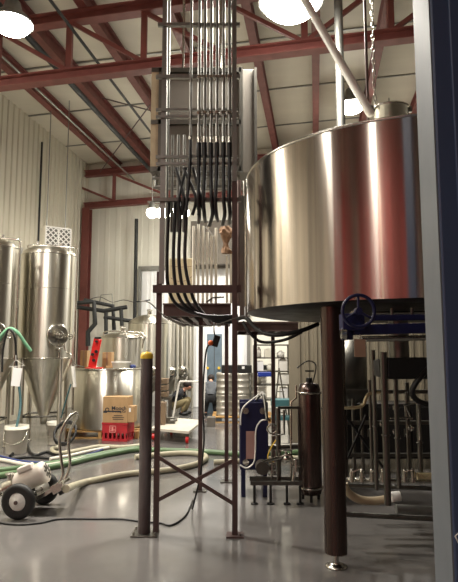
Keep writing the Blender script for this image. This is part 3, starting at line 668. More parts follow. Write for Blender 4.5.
obj('top_rail', MB().beam((x, 5.22, zz), (x2, 5.25, zz), .025, .025), m_steeldk, t)
q = P(286, 459, 5.1)
obj('valve', MB().cyl(q-V((.04, 0, 0)), q+V((.04, 0, 0)), .026, n=18).ball(q, .035).cyl(q, q+V((0, 0, .07)), .012, n=10).tube([q+V((-.06, 0, .08)), q+V((.06, 0, .08))], .008, 8), m_steelbr, t)
for px, py in ((272, 470), (296, 466)):
    q = P(px, py, 5.08); obj('valve', MB().cyl(q-V((0, 0, .05)), q+V((0, 0, .05)), .02, n=14).torus(q+V((0, 0, .06)), .03, .006, n=16).cyl(q-V((.035, 0, 0)), q+V((.035, 0, 0)), .014, n=10), m_steelbr, t)
obj('side_pipe', MB().tube([P(272, 480, 5.15), P(272, 436, 5.15), P(284, 434, 5.15), P(284, 410, 5.15)], .012, 10), m_steeldk, t)
obj('thin_pipe', MB().tube([P(291, 480, 5.3), P(291, 402, 5.3), P(296, 398, 5.3), P(296, 385, 5.3)], .01, 8), m_steelbr, t)
q = P(262, 467, 5.1); obj('pump_head', MB().cyl(q-V((0, .07, 0)), q+V((0, .06, 0)), .06, n=24).cyl(q, q+V((.12, 0, -.02)), .03, n=16), m_steeldk, t)
obj('elbow_pipe', MB().tube(cr([P(262, 462, 5.05), P(270, 460, 5.08), P(279, 458, 5.1), P(290, 455, 5.1), P(294, 470, 5.1), P(293, 481, 5.1)], 5), .016, 10), m_steelbr, t)
obj('gauge_ring', MB().torus(P(272, 429, 5.2), .045, .009, (0, 1, .3), 24).cyl(P(272, 429, 5.2), P(278, 429, 5.2), .009, n=8), m_steelbr, t)
pipe('process_pipe', [P(268, 447, 5.6), P(300, 446, 5.6)], .03, m_steeldk, 'short brown-grey horizontal pipe behind the pump frame', straight=True)
pipe('slanted_pipe', [P(256, 400, 5.3), P(263, 395, 5.3), P(267, 420, 5.15)], .014, m_steeldk, 'dark slanting pipe leaving the top of the blue exchanger')

# ------------------------------------------------------------------ shelving at the back
xs0 = P(255, 400, 9.6).x; xs1 = P(291, 400, 9.6).x; zsT = P(270, 345, 9.6).z
t = thing('storage_rack', 'pale wire storage rack at the back wall seen under the platform', 'rack', ((xs0+xs1)/2, 9.8, 0))
zl = [P(270, y, 9.6).z for y in (345, 358, 371.5, 385, 400)]
for z in zl: obj('shelf', MB().box(((xs0+xs1)/2, 9.8, z), (xs1-xs0, .42, .022)), m_steeldk, t)
for x in (xs0, (xs0+xs1)/2+.03, xs1):
    for y in (9.6, 10.0): obj('upright', MB().box((x, y, zsT/2), (.03, .03, zsT)), m_galv, t)
items = [(259, 345+11, .10, .18, m_white), (268, 356, .12, .14, m_offw), (281, 356, .16, .12, m_white), (260, 370, .12, .16, m_paper), (270, 370, .12, .12, m_offw), (283, 370, .14, .2, m_white), (259, 384, .1, .16, m_offw), (284, 384, .2, .18, m_white), (262, 399, .16, .13, m_white), (284, 399, .13, .2, m_paper)]
nm = ['top shelf left', 'top shelf middle', 'top shelf right', 'second shelf left', 'second shelf middle', 'second shelf right', 'third shelf left', 'third shelf right', 'bottom shelf left', 'bottom shelf right']
for i, (px, py, w, h, m) in enumerate(items):
    p = P(px, py-1, 9.65); zz = min(zl, key=lambda z: abs(z-p.z))+.011
    mb = MB()
    if i % 2: mb.box((p.x, 9.72, zz+h/2), (w, .16, h)); mb.box((p.x, 9.72, zz+h+.006), (w*.6, .1, .012))
    else: mb.lathe([(.001, 0), (w*.42, 0), (w*.45, h*.7), (w*.2, h*.85), (w*.2, h), (.001, h)], (p.x, 9.72, zz), 16)
    tag(obj('supply_jug' if i % 2 == 0 else 'supply_box', mb, m), 'pale %s on the storage rack, %s' % ('round jug' if i % 2 == 0 else 'box', nm[i]), 'jug' if i % 2 == 0 else 'box')
p = P(265, 374, 9.4); tag(obj('storage_bin', MB().box((p.x, 9.51, P(265, 374.5, 9.4).z), (.24, .14, .08)), m_bin, bev=.01), 'blue plastic bin hooked on the front of the storage rack', 'bin')
p = P(281, 404, 9.0); tg = thing('tool_trolley', 'teal tool trolley standing before the storage rack', 'trolley', (p.x, 9.0, 0))
zt4 = P(281, 399, 9.0).z
obj('tray', MB().box((p.x, 9.0, zt4-.06), (.32, .26, .12)).box((p.x, 9.0, .3), (.32, .26, .06)), m_teal, tg, .01)
for sx in (-1, 1):
    for sy in (-1, 1): obj('leg', MB().cyl((p.x+sx*.14, 9.0+sy*.11, 0.0), (p.x+sx*.14, 9.0+sy*.11, zt4-.1), .012, n=8), m_steeldk, tg)
mb = MB()
tl = thing('step_ladder', 'grey folding step ladder leaning open before the storage rack', 'ladder', (P(283, 400, 8.9).x, 9.3, 0))
qa = P(279, 368, 9.35); obj('rails', MB().tube([qa, (qa.x-.12, 9.3, .01)], .012, 8).tube([qa+V((.0, 0, 0)), (qa.x+.16, 9.25, .01)], .012, 8), m_steeldk, tl)
obj('rungs', MB().tube([(qa.x-.09, 9.3, .35), (qa.x+.12, 9.27, .35)], .01, 8).tube([(qa.x-.05, 9.3, .7), (qa.x+.08, 9.28, .7)], .01, 8), m_steeldk, tl)

# ------------------------------------------------------------------ fermenters on the left
def fermenter(label, loc, R=.418, zc0=1.28, zc1=2.86):
    t = thing('fermenter_tank', label, 'tank', (0, 0, 0), 'tall fermenters by the left wall')
    o = (0, 0, 0)
    obj('shell', MB().lathe([(R, zc0), (R, zc0+.02), (R, zc0+.9), (R, zc1)], o, 64), m_steel, t, local=True)
    obj('top_dome', MB().lathe([(R, zc1), (R*.97, zc1+.04), (R*.85, zc1+.09), (R*.6, zc1+.13), (R*.3, zc1+.15), (.01, zc1+.155)], o, 48), m_steel, t, local=True)
    obj('cone', MB().lathe([(R, zc0), (R*.97, zc0-.03), (.05, .36), (.045, .28), (.01, .28)], o, 48), m_steeldk if False else m_steel, t, local=True)
    for z, q in ((zc0, .008), (zc1, .006), (zc0+1.05, .003)): obj('weld_band', MB().torus((0, 0, z), R+.001, q, n=48), m_steelbr, t, local=True)
    for a in (225, 315, 45, 135):
        a = math.radians(a+8); x = (R-.03)*math.cos(a); y = (R-.03)*math.sin(a)
        lg = obj('leg', MB().cyl((x, y, .03), (x, y, zc0+.05), .033, n=16), m_steel, t, local=True)
        obj('foot', MB().lathe([(.001, 0), (.055, 0), (.05, .012), (.02, .03), (.02, .05)], (x, y, 0), 16), m_steelbr, lg, local=True)
    zf = .42
    obj('leg_brace', MB().tube([((R-.03)*math.cos(math.radians(a+8)), (R-.03)*math.sin(math.radians(a+8)), zf) for a in (225, 315, 45, 135)], .014, 8, True), m_steeldk, t, local=True)
    # manway toward the camera, right
    a = math.radians(-52); d = V((math.cos(a), math.sin(a), 0)); c = d*(R-.01)+V((0, 0, zc0+.34))
    mw = obj('manway', MB().lathe([(.15, 0), (.15, .05), (.165, .055), (.165, .075), (.15, .082), (.06, .095), (.01, .097)], c, 36, ax=d), m_steelbr, t, local=True)
    sd = V((-d.y, d.x, 0)); h = c+d*.16
    mb = MB().torus(h, .05, .007, d, 20).cyl(c+d*.1, h, .012, n=10)
    for k in range(3): b = math.radians(120*k+30); mb.cyl(h, h+(sd*math.cos(b)+V((0, 0, 1))*math.sin(b))*.05, .005, n=6)
    obj('clamp_wheel', mb, m_steelbr, mw, local=True)
    h2 = c+d*.13+sd*.16+V((0, 0, -.02)); obj('side_wheel', MB().torus(h2, .04, .007, d, 18).cyl(h2-sd*.04, h2+sd*.04, .006, n=6).cyl(h2-d*.1, h2, .01, n=8), m_steelbr, mw, local=True)
    # sample arm and valve below manway
    q = c+d*.1+V((.02, 0, -.22)); obj('sample_valve', MB().cyl(q-d*.14, q+d*.02, .02, n=12).cyl(q, q-V((0, 0, .12)), .016, n=10).tube([q+V((-.05, 0, .03)), q+V((.05, 0, .03))], .008, 8).ball(q, .03), m_steelbr, t, local=True)
    obj('temperature_port', MB().cyl(d*R+V((-.22, -.02, zc0+.04)), d*(R+.04)+V((-.22, -.02, zc0+.04)), .02, n=12), m_steelbr, t, local=True)
    # top fittings and cleaning pipe
    zt_ = zc1+.15
    for q in (((0, 0, zt_-.02), (0, 0, zt_+.04), .07), ((.2, -.05, zc1+.08), (.2, -.05, zt_+.05), .025), ((-.18, -.06, zc1+.08), (-.18, -.06, zt_+.08), .03)): obj('top_fitting', MB().cyl(*q, n=18), m_steelbr, t, local=True)
    obj('cleaning_pipe', MB().tube(cr([(-.3, -.1, zc1+.03), (-.3, -.1, zc1+.12), (-.26, -.12, zc1+.16), (.1, -.14, zc1+.14), (R+.0, -.1, zc1+.12), (R+.045, -.08, zc1+.06), (R+.045, -.08, zc1-.4), (R+.045, -.08, 1.2), (R+.045, -.08, .5)], 5), .016, 10), m_steelbr, t, local=True)
    mb = MB().box((-(R+.012), -.03, zc0+.87), (.02, .02, 1.7))
    for i in range(22): mb.box((-(R+.025), -.03, zc0+.1+i*.075), (.035, .03, .05))
    obj('cable_strip', mb, m_galv, t, local=True)
    return t
f1 = fermenter('tall stainless conical fermenter under the box heater, fully in view', (0, 0, 0))
p1 = V((P(46, 350, 8.4).x, 8.4, 0)); f1.location = p1*S
p2 = V((P(-15, 350, 7.75).x, 7.75, 0))
dup(f1, p2, .0, 'tall stainless conical fermenter cut off by the left edge of the view')
def plainvessel(label, px0, px1, ytop, Y, z0, dome, rails=False, mw=True, group=None):
    a = P(px0, 350, Y).x; b = P(px1, 350, Y).x; R = (b-a)/2; c = ((a+b)/2, Y+0, 0); zt_ = P((px0+px1)/2, ytop, Y-R*.0).z
    t = thing('storage_tank', label, 'tank', c, group)
    obj('shell', MB().lathe([(R, z0), (R, (z0+zt_)/2), (R, zt_)], c, 48), m_steel, t)
    obj('top_dome', MB().lathe([(R, zt_), (R*.95, zt_+dome*.3), (R*.6, zt_+dome*.8), (R*.25, zt_+dome), (.01, zt_+dome)], c, 48), m_steel, t)
    obj('bottom_cone', MB().lathe([(R, z0), (R*.9, z0-.04), (.05, max(.12, z0-.35)), (.01, max(.12, z0-.35))], c, 40), m_steel, t)
    obj('top_nozzle', MB().cyl((c[0], c[1], zt_+dome-.01), (c[0], c[1], zt_+dome+.12), .05, n=16).torus((c[0], c[1], zt_+dome+.1), .052, .012, n=20), m_steelbr, t)
    obj('weld_band', MB().torus((c[0], c[1], zt_), R, .01, n=40), m_steelbr, t)
    for k in range(4):
        q = math.radians(45+90*k); x = c[0]+R*.9*math.cos(q); y = c[1]+R*.9*math.sin(q)
        obj('leg', MB().cyl((x, y, 0), (x, y, z0+.05), .03, n=12), m_steel, t)
    if mw:
        d = V((.25, -1, 0)).normalized(); h = V(c)+d*R+V((0, 0, z0+.15))
        obj('manway', MB().lathe([(.13, -.02), (.13, .03), (.15, .035), (.15, .05), (.05, .08), (.01, .085)], h, 28, ax=d).torus(h+d*.12, .06, .008, d, 20), m_steelbr, t)
    if rails:
        r2 = zt_+.12; x = c[0]
        obj('guard_rail', MB().tube(cr([(x-R*.6, Y-R*.5, zt_), (x-R*.6, Y-R*.5, r2), (x+R*.9, Y-R*.5, r2-.03), (x+R*.95, Y-R*.5, zt_-.1)], 4), .016, 8).tube(cr([(x, Y-R*.7, zt_), (x, Y-R*.7, r2-.05), (x+R*.9, Y-R*.7, r2-.1), (x+R*.95, Y-R*.7, zt_-.2)], 4), .012, 8), m_steelbr, t)
    return t
plainvessel('squat stainless tank with a shallow lid and rails behind the pallet tank', 99, 146, 338, 10.6, .8, .1, True, False)
plainvessel('stainless tank with a domed top and nozzle behind the bollard', 128, 170, 324, 11.8, .8, .2)
plainvessel('tall stainless tank at the back just right of the left rack post', 160, 179, 322, 12.5, .75, .06)
plainvessel('tall stainless tank at the back, second right of the left rack post', 176, 188, 322, 13.0, .75, .05)
plainvessel('narrow tall stainless tank at the back nearest the white door', 186, 194, 326, 13.45, .75, .05, mw=False)

# tank on pallet with things on it
def pallet(c, w, d, z, label, n=3):
    t = thing('wooden_pallet', label, 'pallet', (c[0], c[1], z)); h = .115
    k = max(5, int(w/.13))
    for i in range(5): obj('top_board', MB().box((c[0], c[1]+(i-2)*(d/4-.025), z+h-.008), (w, .1, .016)), m_wood, t)
    for i in range(3): obj('stringer', MB().box((c[0]+(i-1)*(w/2-.03), c[1], z+.057), (.05, d, .085)), m_wood, t)
    for sy in (-1, 1): obj('bottom_board', MB().box((c[0], c[1]+sy*(d/2-.05), z+.008), (w, .1, .014)), m_wood, t)
    return t
Yp = 9.3; ca_ = P(107, 437, Yp).x; wr = .565
pallet((ca_, Yp), 1.22, 1.06, 0, 'pale wooden pallet under the short wide steel tank')
zq = P(108, 369.5, Yp-wr).z
t = thing('mixing_tank', 'short wide stainless tank standing on the pale wooden pallet', 'tank', (ca_, Yp, .115))
obj('shell', MB().lathe([(.01, .12), (wr*.96, .12), (wr, .15), (wr, (zq)/2), (wr, zq), (wr-.02, zq), (wr-.02, zq-.05), (.01, zq-.05)], (ca_, Yp, 0), 72), m_steel, t)
obj('rim', MB().torus((ca_, Yp, zq), wr-.006, .014, n=64), m_steelbr, t)
obj('lid', MB().lathe([(wr-.02, zq-.01), (.3, zq+.0), (.01, zq+.005)], (ca_, Yp, 0), 40), m_steel, t)
# things on its lid
zl_ = zq+.003
p = P(121, 366, 9.1)
t = thing('plastic_tub', 'white plastic tub on the lid of the short wide tank', 'tub', (p.x, 9.1, zl_))
obj('tub_body', MB().lathe([(.001, 0), (.13, 0), (.155, .1), (.165, .1), (.165, .112), (.15, .112), (.125, .01), (.001, .01)], (p.x, 9.1, zl_), 32), m_white, t)
p = P(133, 366, 9.1); tag(obj('blue_container', MB().lathe([(.001, 0), (.05, 0), (.05, .05), (.03, .065), (.001, .065)], (p.x, 9.1, zl_), 20), m_blueh), 'small blue plastic container right of the white tub', 'container')
for px, w, h, Y, lb in ((85, .12, .3, 9.55, 'left of the red stand'), (108, .16, .27, 9.5, 'right of the red stand')):
    p = P(px, 365, Y); t = thing('cardboard_box', 'plain cardboard box on the short wide tank, %s' % lb, 'box', (p.x, Y, zl_))
    obj('carton', MB().box((p.x, Y, zl_+h/2), (w, .2, h)), m_card, t, .004); obj('tape', MB().box((p.x, Y-.101, zl_+h/2), (.03, .002, h)), m_tan, t)
p = P(113, 362, 9.25); tag(obj('folded_cardboard', MB().box((p.x+.0, 9.28, zl_+.02), (.24, .14, .035), .2), m_card, bev=.005), 'flattened cardboard lying between box and white tub', 'cardboard')
p = P(95, 366, 9.0)
t = thing('red_stand', 'bright red angled tool stand with black knobs on the short wide tank', 'stand', (p.x, 9.0, zl_))
obj('base', MB().box((p.x-.01, 9.0, zl_+.012), (.27, .16, .024)), m_redpl, t, .004)
q0 = V((p.x-.05, 9.0, zl_+.02)); q1 = P(98, 338.5, 9.0)
obj('inclined_arm', MB().beam(q0, q1, .13, .05, (0, 1, 0)), m_redpl, t, .012)
mb = MB().cyl(q0.lerp(q1, .9)-V((.0, .08, 0)), q0.lerp(q1, .9), .02, n=12)
for k, dx in ((.25, .02), (.45, -.02), (.55, .03)): c = q0.lerp(q1, k)+V((dx, -.075, 0)); mb.cyl(c, c+V((0, .03, 0)), .026, n=12)
mb.box(q1+V((0, 0, .01)), (.1, .06, .03)); obj('knob', mb, m_black, t)

# red crate and printed box
pc = G(116, 441.5); cw = .40; yc_ = pc.y+.16
chh = P(116, 423, pc.y).z
t = thing('bottle_crate', 'red plastic bottle crate on the floor before the pallet', 'crate', (pc.x, yc_, 0))
R_ = Matrix.Rotation(-.18, 3, 'Z'); cc = V((pc.x, yc_, 0))
mb = MB(); d_ = .3
def cb(mb, c, d): mb.box(cc+R_ @ V(c), d, R=R_)
for sy in (-1, 1):
    cb(mb, (0, sy*d_/2, chh*.72), (cw, .015, chh*.56)); cb(mb, (0, sy*d_/2, chh*.07), (cw, .015, chh*.14))
    for i in range(6): cb(mb, (-cw/2+.03+i*(cw-.06)/5, sy*d_/2, chh*.28), (.03, .015, chh*.36))
for sx in (-1, 1):
    cb(mb, (sx*cw/2, 0, chh*.72), (.015, d_, chh*.56)); cb(mb, (sx*cw/2, 0, chh*.07), (.015, d_, chh*.14))
    for i in range(4): cb(mb, (sx*cw/2, -d_/2+.03+i*(d_-.06)/3, chh*.28), (.015, .03, chh*.36))
cb(mb, (0, 0, .012), (cw, d_, .02)); obj('crate_body', mb, m_crate, t, .003)
mb = MB(); cb(mb, (0, -d_/2-.006, chh-.012), (cw+.02, .02, .024)); cb(mb, (0, d_/2+.006, chh-.012), (cw+.02, .02, .024)); cb(mb, (cw/2+.006, 0, chh-.012), (.02, d_, .024)); cb(mb, (-cw/2-.006, 0, chh-.012), (.02, d_, .024)); obj('rim', mb, m_crate, t)
mb = MB()
for (x, z, w, h) in ((0, .83, .1, .008), (0, .5, .1, .008), (-.05, .665, .008, .08), (.05, .665, .008, .08), (-.015, .72, .05, .01), (.01, .62, .06, .01), (0, .67, .012, .06), (-.025, .6, .02, .012)):
    cb(mb, (-.03+x, -d_/2-.0095, chh*z), (w, .003, h))
obj('printed_emblem', mb, m_inkred, t)
bc = cc+V((-.01, -.01, 0)); R2 = Matrix.Rotation(-.12, 3, 'Z'); bw, bd, bh = .40, .27, P(116, 397, pc.y).z-chh
t = thing('printed_carton', 'cardboard carton with dark printing on top of the red crate', 'box', (bc.x, bc.y, chh))
obj('carton', MB().box(V((bc.x, bc.y, chh+bh/2+.001)), (bw, bd, bh), R=R2), m_card, t, .004)
obj('flap', MB().box(V((bc.x, bc.y, chh))+R2 @ V((bw/2+.05, -.05, bh*.34)), (.1, .16, bh*.62), R=R2), m_card, t, .004)
def text(name, s, size, loc, rot, mat, parent, ext=.001, bold=0):
    cu = bpy.data.curves.new(name, 'FONT'); cu.body = s; cu.size = size*S; cu.extrude = ext; cu.align_x = 'CENTER'; cu.align_y = 'CENTER'; cu.offset = bold
    o = bpy.data.objects.new(name+'_tmp', cu); COL.objects.link(o)
    dg = bpy.context.evaluated_depsgraph_get(); me = bpy.data.meshes.new_from_object(o.evaluated_get(dg)); bpy.data.objects.remove(o)
    me.materials.clear(); me.materials.append(mat); o = bpy.data.objects.new(name, me); COL.objects.link(o)
    o.parent = parent; o.location = V(loc)*S-rootof(parent).location; o.rotation_euler = rot; return o
fb = V((bc.x, bc.y, chh))
def fp(x, z): return fb+R2 @ V((x, -bd/2-.003, z))
rt = (math.pi/2, 0, -.12)
text('brand_print', 'Mooch', .085, fp(.06, bh*.56), rt, m_ink, t, bold=.0015)
text('lower_print', 'Brewing Co', .045, fp(.06, bh*.44), rt, m_ink, t, bold=.001)
mb = MB()
for z, w in ((.28, .14), (.21, .19), (.14, .17)): mb.box(fb+R2 @ V((.05, -bd/2-.002, bh*z)), (w, .002, .010), R=R2)
mb.box(fb+R2 @ V((-.05, -bd/2-.002, bh*.44)), (.28, .002, .02), R=R2)
obj('small_print', mb, m_ink, t)
obj('logo_print', MB().torus(fb+R2 @ V((-.13, -bd/2-.002, bh*.5)), .028, .006, R2 @ V((0, 1, 0)), 16).box(fb+R2 @ V((-.16, -bd/2-.002, bh*.42)), (.06, .003, .03), R=R2), m_ink, t)
obj('shipping_sticker', MB().box(fb+R2 @ V((bw/2+.035, -.135, bh*.5)), (.03, .004, .06), R=R2), m_paper, t)

# buckets
def bucket(px, py, rt_, h, label, rz=0):
    p = G(px, py); t = thing('plastic_bucket', label, 'bucket', p)
    obj('pail', MB().lathe([(.001, 0), (rt_*.84, 0), (rt_*.86, .01), (rt_*.98, h*.86), (rt_*1.05, h*.86), (rt_*1.05, h*.9), (rt_, h*.9), (rt_*1.04, h), (rt_*.96, h), (rt_*.82, .02), (.001, .02)], p, 36), m_offw, t)
    obj('wire_handle', MB().tube(cr([p+V((-rt_*1.03, 0, h*.88)), p+V((-rt_*.8, -rt_*.8, h*.5)), p+V((0, -rt_*1.1, h*.38)), p+V((rt_*.8, -rt_*.8, h*.5)), p+V((rt_*1.03, 0, h*.88))], 5), .004, 6), m_steelbr, t)
    return t
bucket(16, 453, .155, .37, 'white plastic bucket at the left edge under the fermenter')
bucket(56, 444, .14, .33, 'white plastic bucket between the fermenter and the pallet tank')

# hoses by the fermenter
pipe('mint_hose', [P(-6, 350, 7.2), P(2, 335, 7.1), P(10, 328.5, 7.1), P(18, 333, 7.1), P(25, 343, 7.15), P(31, 351, 7.2)], .022, m_mint, 'mint green hose arched over between the two fermenters', 'hose')
pipe('black_hose', [P(2, 372, 7.1), P(3, 350, 7.1), P(8, 330, 7.05), P(14, 335, 7.05), P(16, 352, 7.1), P(16.5, 370, 7.15), P(13, 384, 7.15)], .014, m_black, 'thin black hose hanging in a bow between the two fermenters', 'hose')
pipe('teal_hose', [P(19, 385, 7.9), P(20.5, 405, 7.8), P(17, 425, 7.6), P(15, 436, 7.5)], .018, m_teal, 'teal hose dropping into the left white bucket', 'hose')
pipe('teal_hose', [P(71, 384, 8.0), P(66, 400, 8.0), P(61, 418, 8.05)], .010, m_teal, 'thin teal hose dropping into the right white bucket', 'hose')
p = P(17, 363, 7.05)
t = thing('wire_hanger', 'white wire hanger hooked on the hose between the fermenters', 'hanger', p)
obj('wire', MB().tube([P(16, 355, 7.05), P(16, 360, 7.05), P(9, 367, 7.05), P(25, 365.5, 7.05), P(16, 360, 7.05)], .005, 6), m_white, t)
t = tag(obj('paper_card', MB().box(P(16.5, 377, 7.04), (.115, .004, .235), R=Matrix.Rotation(.1, 3, 'Y')), m_paper), 'white paper card hanging from the wire hanger', 'card')
t = thing('spray_gun', 'white hose spray nozzle hanging right of the fermenter manway', 'nozzle', P(74, 375, 7.9))
obj('barrel', MB().cyl(P(73, 366, 7.9), P(74.5, 384, 7.9), .03, .022, n=14).cyl(P(74.5, 384, 7.9), P(74.6, 387, 7.9), .026, n=12), m_white, t)
obj('trigger_pipe', MB().tube(cr([P(73, 366, 7.9), P(71, 355, 7.9), P(66, 352, 7.95), P(64, 344, 7.95)], 5), .012, 8).tube([P(72, 364, 7.9), P(84, 367, 7.95)], .008, 8), m_steelbr, t)

# insulated black pipes by the far wall
def bent(pts): return MB().tube(cr(pts, 1) if False else [V(p) for p in pts], .05, 12)
t = thing('insulated_pipework', 'black insulated pipes branching before the far wall', 'pipe', P(95, 340, 12.2))
Z = 12.2
obj('pipe_run', MB().tube([P(76, 303, Z), P(94, 302, Z), P(95, 324, Z), P(88, 332, Z), P(88, 346, Z)], .055, 12), m_insul, t)
obj('pipe_run', MB().tube([P(76, 307, Z+.3), P(104, 311, Z+.3), P(127, 307, Z+.3)], .05, 12), m_insul, t)
obj('pipe_run', MB().tube([P(84, 300, Z+.5), P(113, 306, Z+.5), P(114, 330, Z+.5)], .05, 12), m_insul, t)
obj('pipe_run', MB().tube([P(106, 312, Z+.3), P(106, 334, Z+.3)], .045, 12).tube([P(121, 308, Z+.3), P(122, 326, Z+.3)], .045, 12).tube([P(104, 317, Z+.3), P(138, 322, Z+.3)], .045, 12), m_insul, t)
obj('support_bracket', MB().tube([P(99, 305, Z+.7), P(101, 295, Z+.7), P(112, 294, Z+.7), P(113, 305, Z+.7)], .012, 8), m_galv, t)
pipe('thin_wire', [P(88, 300, 13.0), P(100, 297, 13.0), P(112, 302, 13.0), P(124, 300, 13.0), P(136, 303, 13.0)], .008, m_black, 'thin dark wire sagging over the insulated pipes', 'wire')
pipe('wall_rod', [P(134, 302, 13.2), P(150, 300, 13.2)], .015, m_black, 'short black rod on the far wall left of the rack', straight=True)

# ------------------------------------------------------------------ platform trolley, clutter, kegs
Zd = .19
ct = [G(162, 429, Zd), G(188, 432, Zd), G(203.5, 422, Zd), G(178, 416, Zd)]
c4 = ct[1]; c3 = ct[2]
t = thing('platform_trolley', 'flat platform trolley with worn pale deck, white handle and red casters', 'trolley', ((ct[0]+ct[2])/2*V((1, 1, 0)).x if False else (ct[0].x+ct[2].x)/2, (ct[0].y+ct[2].y)/2, 0))
A0 = G(150, 428, Zd); A1 = G(188.5, 431.5, Zd); A2 = G(203.5, 420, Zd); A3 = G(171, 417.5, Zd)
def quadslab(q, th): return MB().add([p for p in q]+[p-V((0, 0, th)) for p in q], [(0, 1, 2, 3), (7, 6, 5, 4), (0, 4, 5, 1), (1, 5, 6, 2), (2, 6, 7, 3), (3, 7, 4, 0)])
obj('deck', quadslab([A0, A1, A2, A3], .035), m_ply, t)
ce = (A0+A1+A2+A3)/4
for q in (A0, A1, A2, A3):
    w_ = q.lerp(ce, .12); k = obj('caster', MB().cyl((w_.x-.02, w_.y, .055), (w_.x+.02, w_.y, .055), .055, n=20), m_redpl, t, label='red caster wheel')
    obj('fork', MB().box((w_.x, w_.y, .13), (.06, .06, .05)).box((w_.x-.03, w_.y, .08), (.008, .04, .1)).box((w_.x+.03, w_.y, .08), (.008, .04, .1)), m_steeldk, k)
h0 = A3.lerp(A0, .35); h1 = A2.lerp(A1, .15)
obj('handle', MB().tube(cr([P(172, 423, 9.9), P(176, 400, 9.9), P(179.5, 383, 9.9), P(182, 381.5, 9.9), P(192, 381.5, 9.9), P(203, 382, 9.9), P(204.5, 385, 9.9), P(203, 418, 9.9)], 4), .016, 8), m_white, t)
p = G(163, 424, Zd)
for i, (px, py, w, h, d, m, lb, nm2) in enumerate(((161.5, 425, .12, .36, .2, m_tray, 'upright brown case on the left end of the trolley deck', 'tool_case'), (170, 424, .16, .1, .12, m_steeldk, 'low dark fitting lying on the trolley deck beside the brown case', 'metal_fitting'))):
    p = G(px, py, Zd); t = thing(nm2, lb, 'case' if i == 0 else 'fitting', p)
    obj('body', MB().box((p.x, p.y+.1, Zd+h/2), (w, d, h)), m, t, .01); obj('handle' if i == 0 else 'nozzle', MB().torus((p.x, p.y+.1, Zd+h), .03, .006, (0, 1, 0), 14) if i == 0 else MB().cyl((p.x, p.y, Zd+.05), (p.x+.12, p.y, Zd+.07), .025, n=10), m_steeldk, t)
for i in range(3):
    p = P(162, 403-i*7.5, 11.0); zc = .52+i*.13
    tag(obj('wooden_tray', MB().box((p.x, 11.05, zc), (.24, .3, .1)).box((p.x, 10.895, zc+.02), (.1, .02, .02)), m_tray, bev=.006), 'shallow wooden tray beside the crouching person, %s of three stacked' % ['lowest', 'middle', 'topmost'][i], 'tray', 'stacked wooden trays')
p = P(164, 410, 11.05)
tag(obj('stool', MB().box((p.x, 11.05, .44), (.3, .36, .05)).box((p.x-.12, 10.9, .21), (.04, .04, .42)).box((p.x+.12, 10.9, .21), (.04, .04, .42)).box((p.x-.12, 11.2, .21), (.04, .04, .42)).box((p.x+.12, 11.2, .21), (.04, .04, .42)), m_steeldk), 'dark low bench under the stacked wooden trays', 'bench')

# kegs
kr = .163; kh = .415
def make_keg():
    t = thing('beer_keg', 'x', 'keg', (0, 0, 0), 'stacked steel kegs on the back pallet')
    pr = [(.001, .03), (kr*.8, .03), (kr*.96, 0), (kr, .012), (kr, .05), (kr*.96, .06), (kr*.96, .13), (kr, .14), (kr, .16), (kr*.96, .17), (kr*.96, .25), (kr, .26), (kr, .28), (kr*.96, .29), (kr*.96, kh-.06), (kr, kh-.05), (kr, kh-.01), (kr*.96, kh), (kr*.9, kh-.01), (kr*.85, kh-.05), (.03, kh-.03), (.001, kh-.03)]
    obj('barrel', MB().lathe(pr, (0, 0, 0), 36), m_keg, t, local=True)
    obj('valve', MB().cyl((0, 0, kh-.035), (0, 0, kh-.01), .028, n=14), m_steelbr, t, local=True)
    return t
kx = P(224.5, 400, 10.9).x; z0 = .115; kp = (kx+.36, 11.1)
pallet((kp[0], kp[1]), 1.2, .9, 0, 'pale wooden pallet under the stacked kegs')
first = None
for col in range(3):
    for row in range(2):
        for lay in range(2):
            loc = (kx+col*.34, 10.85+row*.36, z0+lay*kh)
            lb = 'steel keg on the back pallet, %s layer, %s row, %s' % (['lower', 'upper'][lay], ['front', 'rear'][row], ['left end', 'middle', 'right end'][col])
            if first is None: first = make_keg(); first.location = V(loc)*S; first['label'] = lb
            else: dup(first, loc, random.uniform(0, 6), lb)
zk = z0+2*kh
for i in range(3):
    x = kx+.08+i*.32
    t = thing('black_crate', 'black crate on top of the stacked kegs, %s of three' % ['left', 'middle', 'right'][i], 'crate', (x, 10.9, zk), 'black crates on the kegs')
    obj('crate_body', MB().box((x, 10.9, zk+.08), (.28, .3, .155)), m_black, t, .01)
    obj('white_label', MB().box((x-.03, 10.745, zk+.11), (.05, .006, .05)), m_paper, t)
p = P(214.5, 350, 12.3); za = P(214, 376, 12.3).z
t = thing('panel_cabinet', 'tall blue grey cabinet behind the bending person', 'cabinet', (p.x, 12.3, 0))
zt5 = P(214, 334, 12.3).z
obj('body', MB().box((p.x, 12.4, zt5/2), (.34, .3, zt5)), m_bluegrey, t, .01); obj('door_seam', MB().box((p.x, 12.245, zt5/2), (.008, .006, zt5*.95)), m_steeldk, t)
obj('yellow_knob', MB().cyl(P(207.5, 368, 12.2), P(207.5, 368, 12.26), .03, n=12).cyl(P(219, 368, 12.2), P(219, 368, 12.26), .03, n=12), m_yellow, t)
p = G(211, 427); tag(obj('grey_block', MB().box((p.x, p.y+.12, .085), (.15, .2, .17)), m_box, bev=.008), 'small pale grey block on the floor left of the keg pallet', 'block')

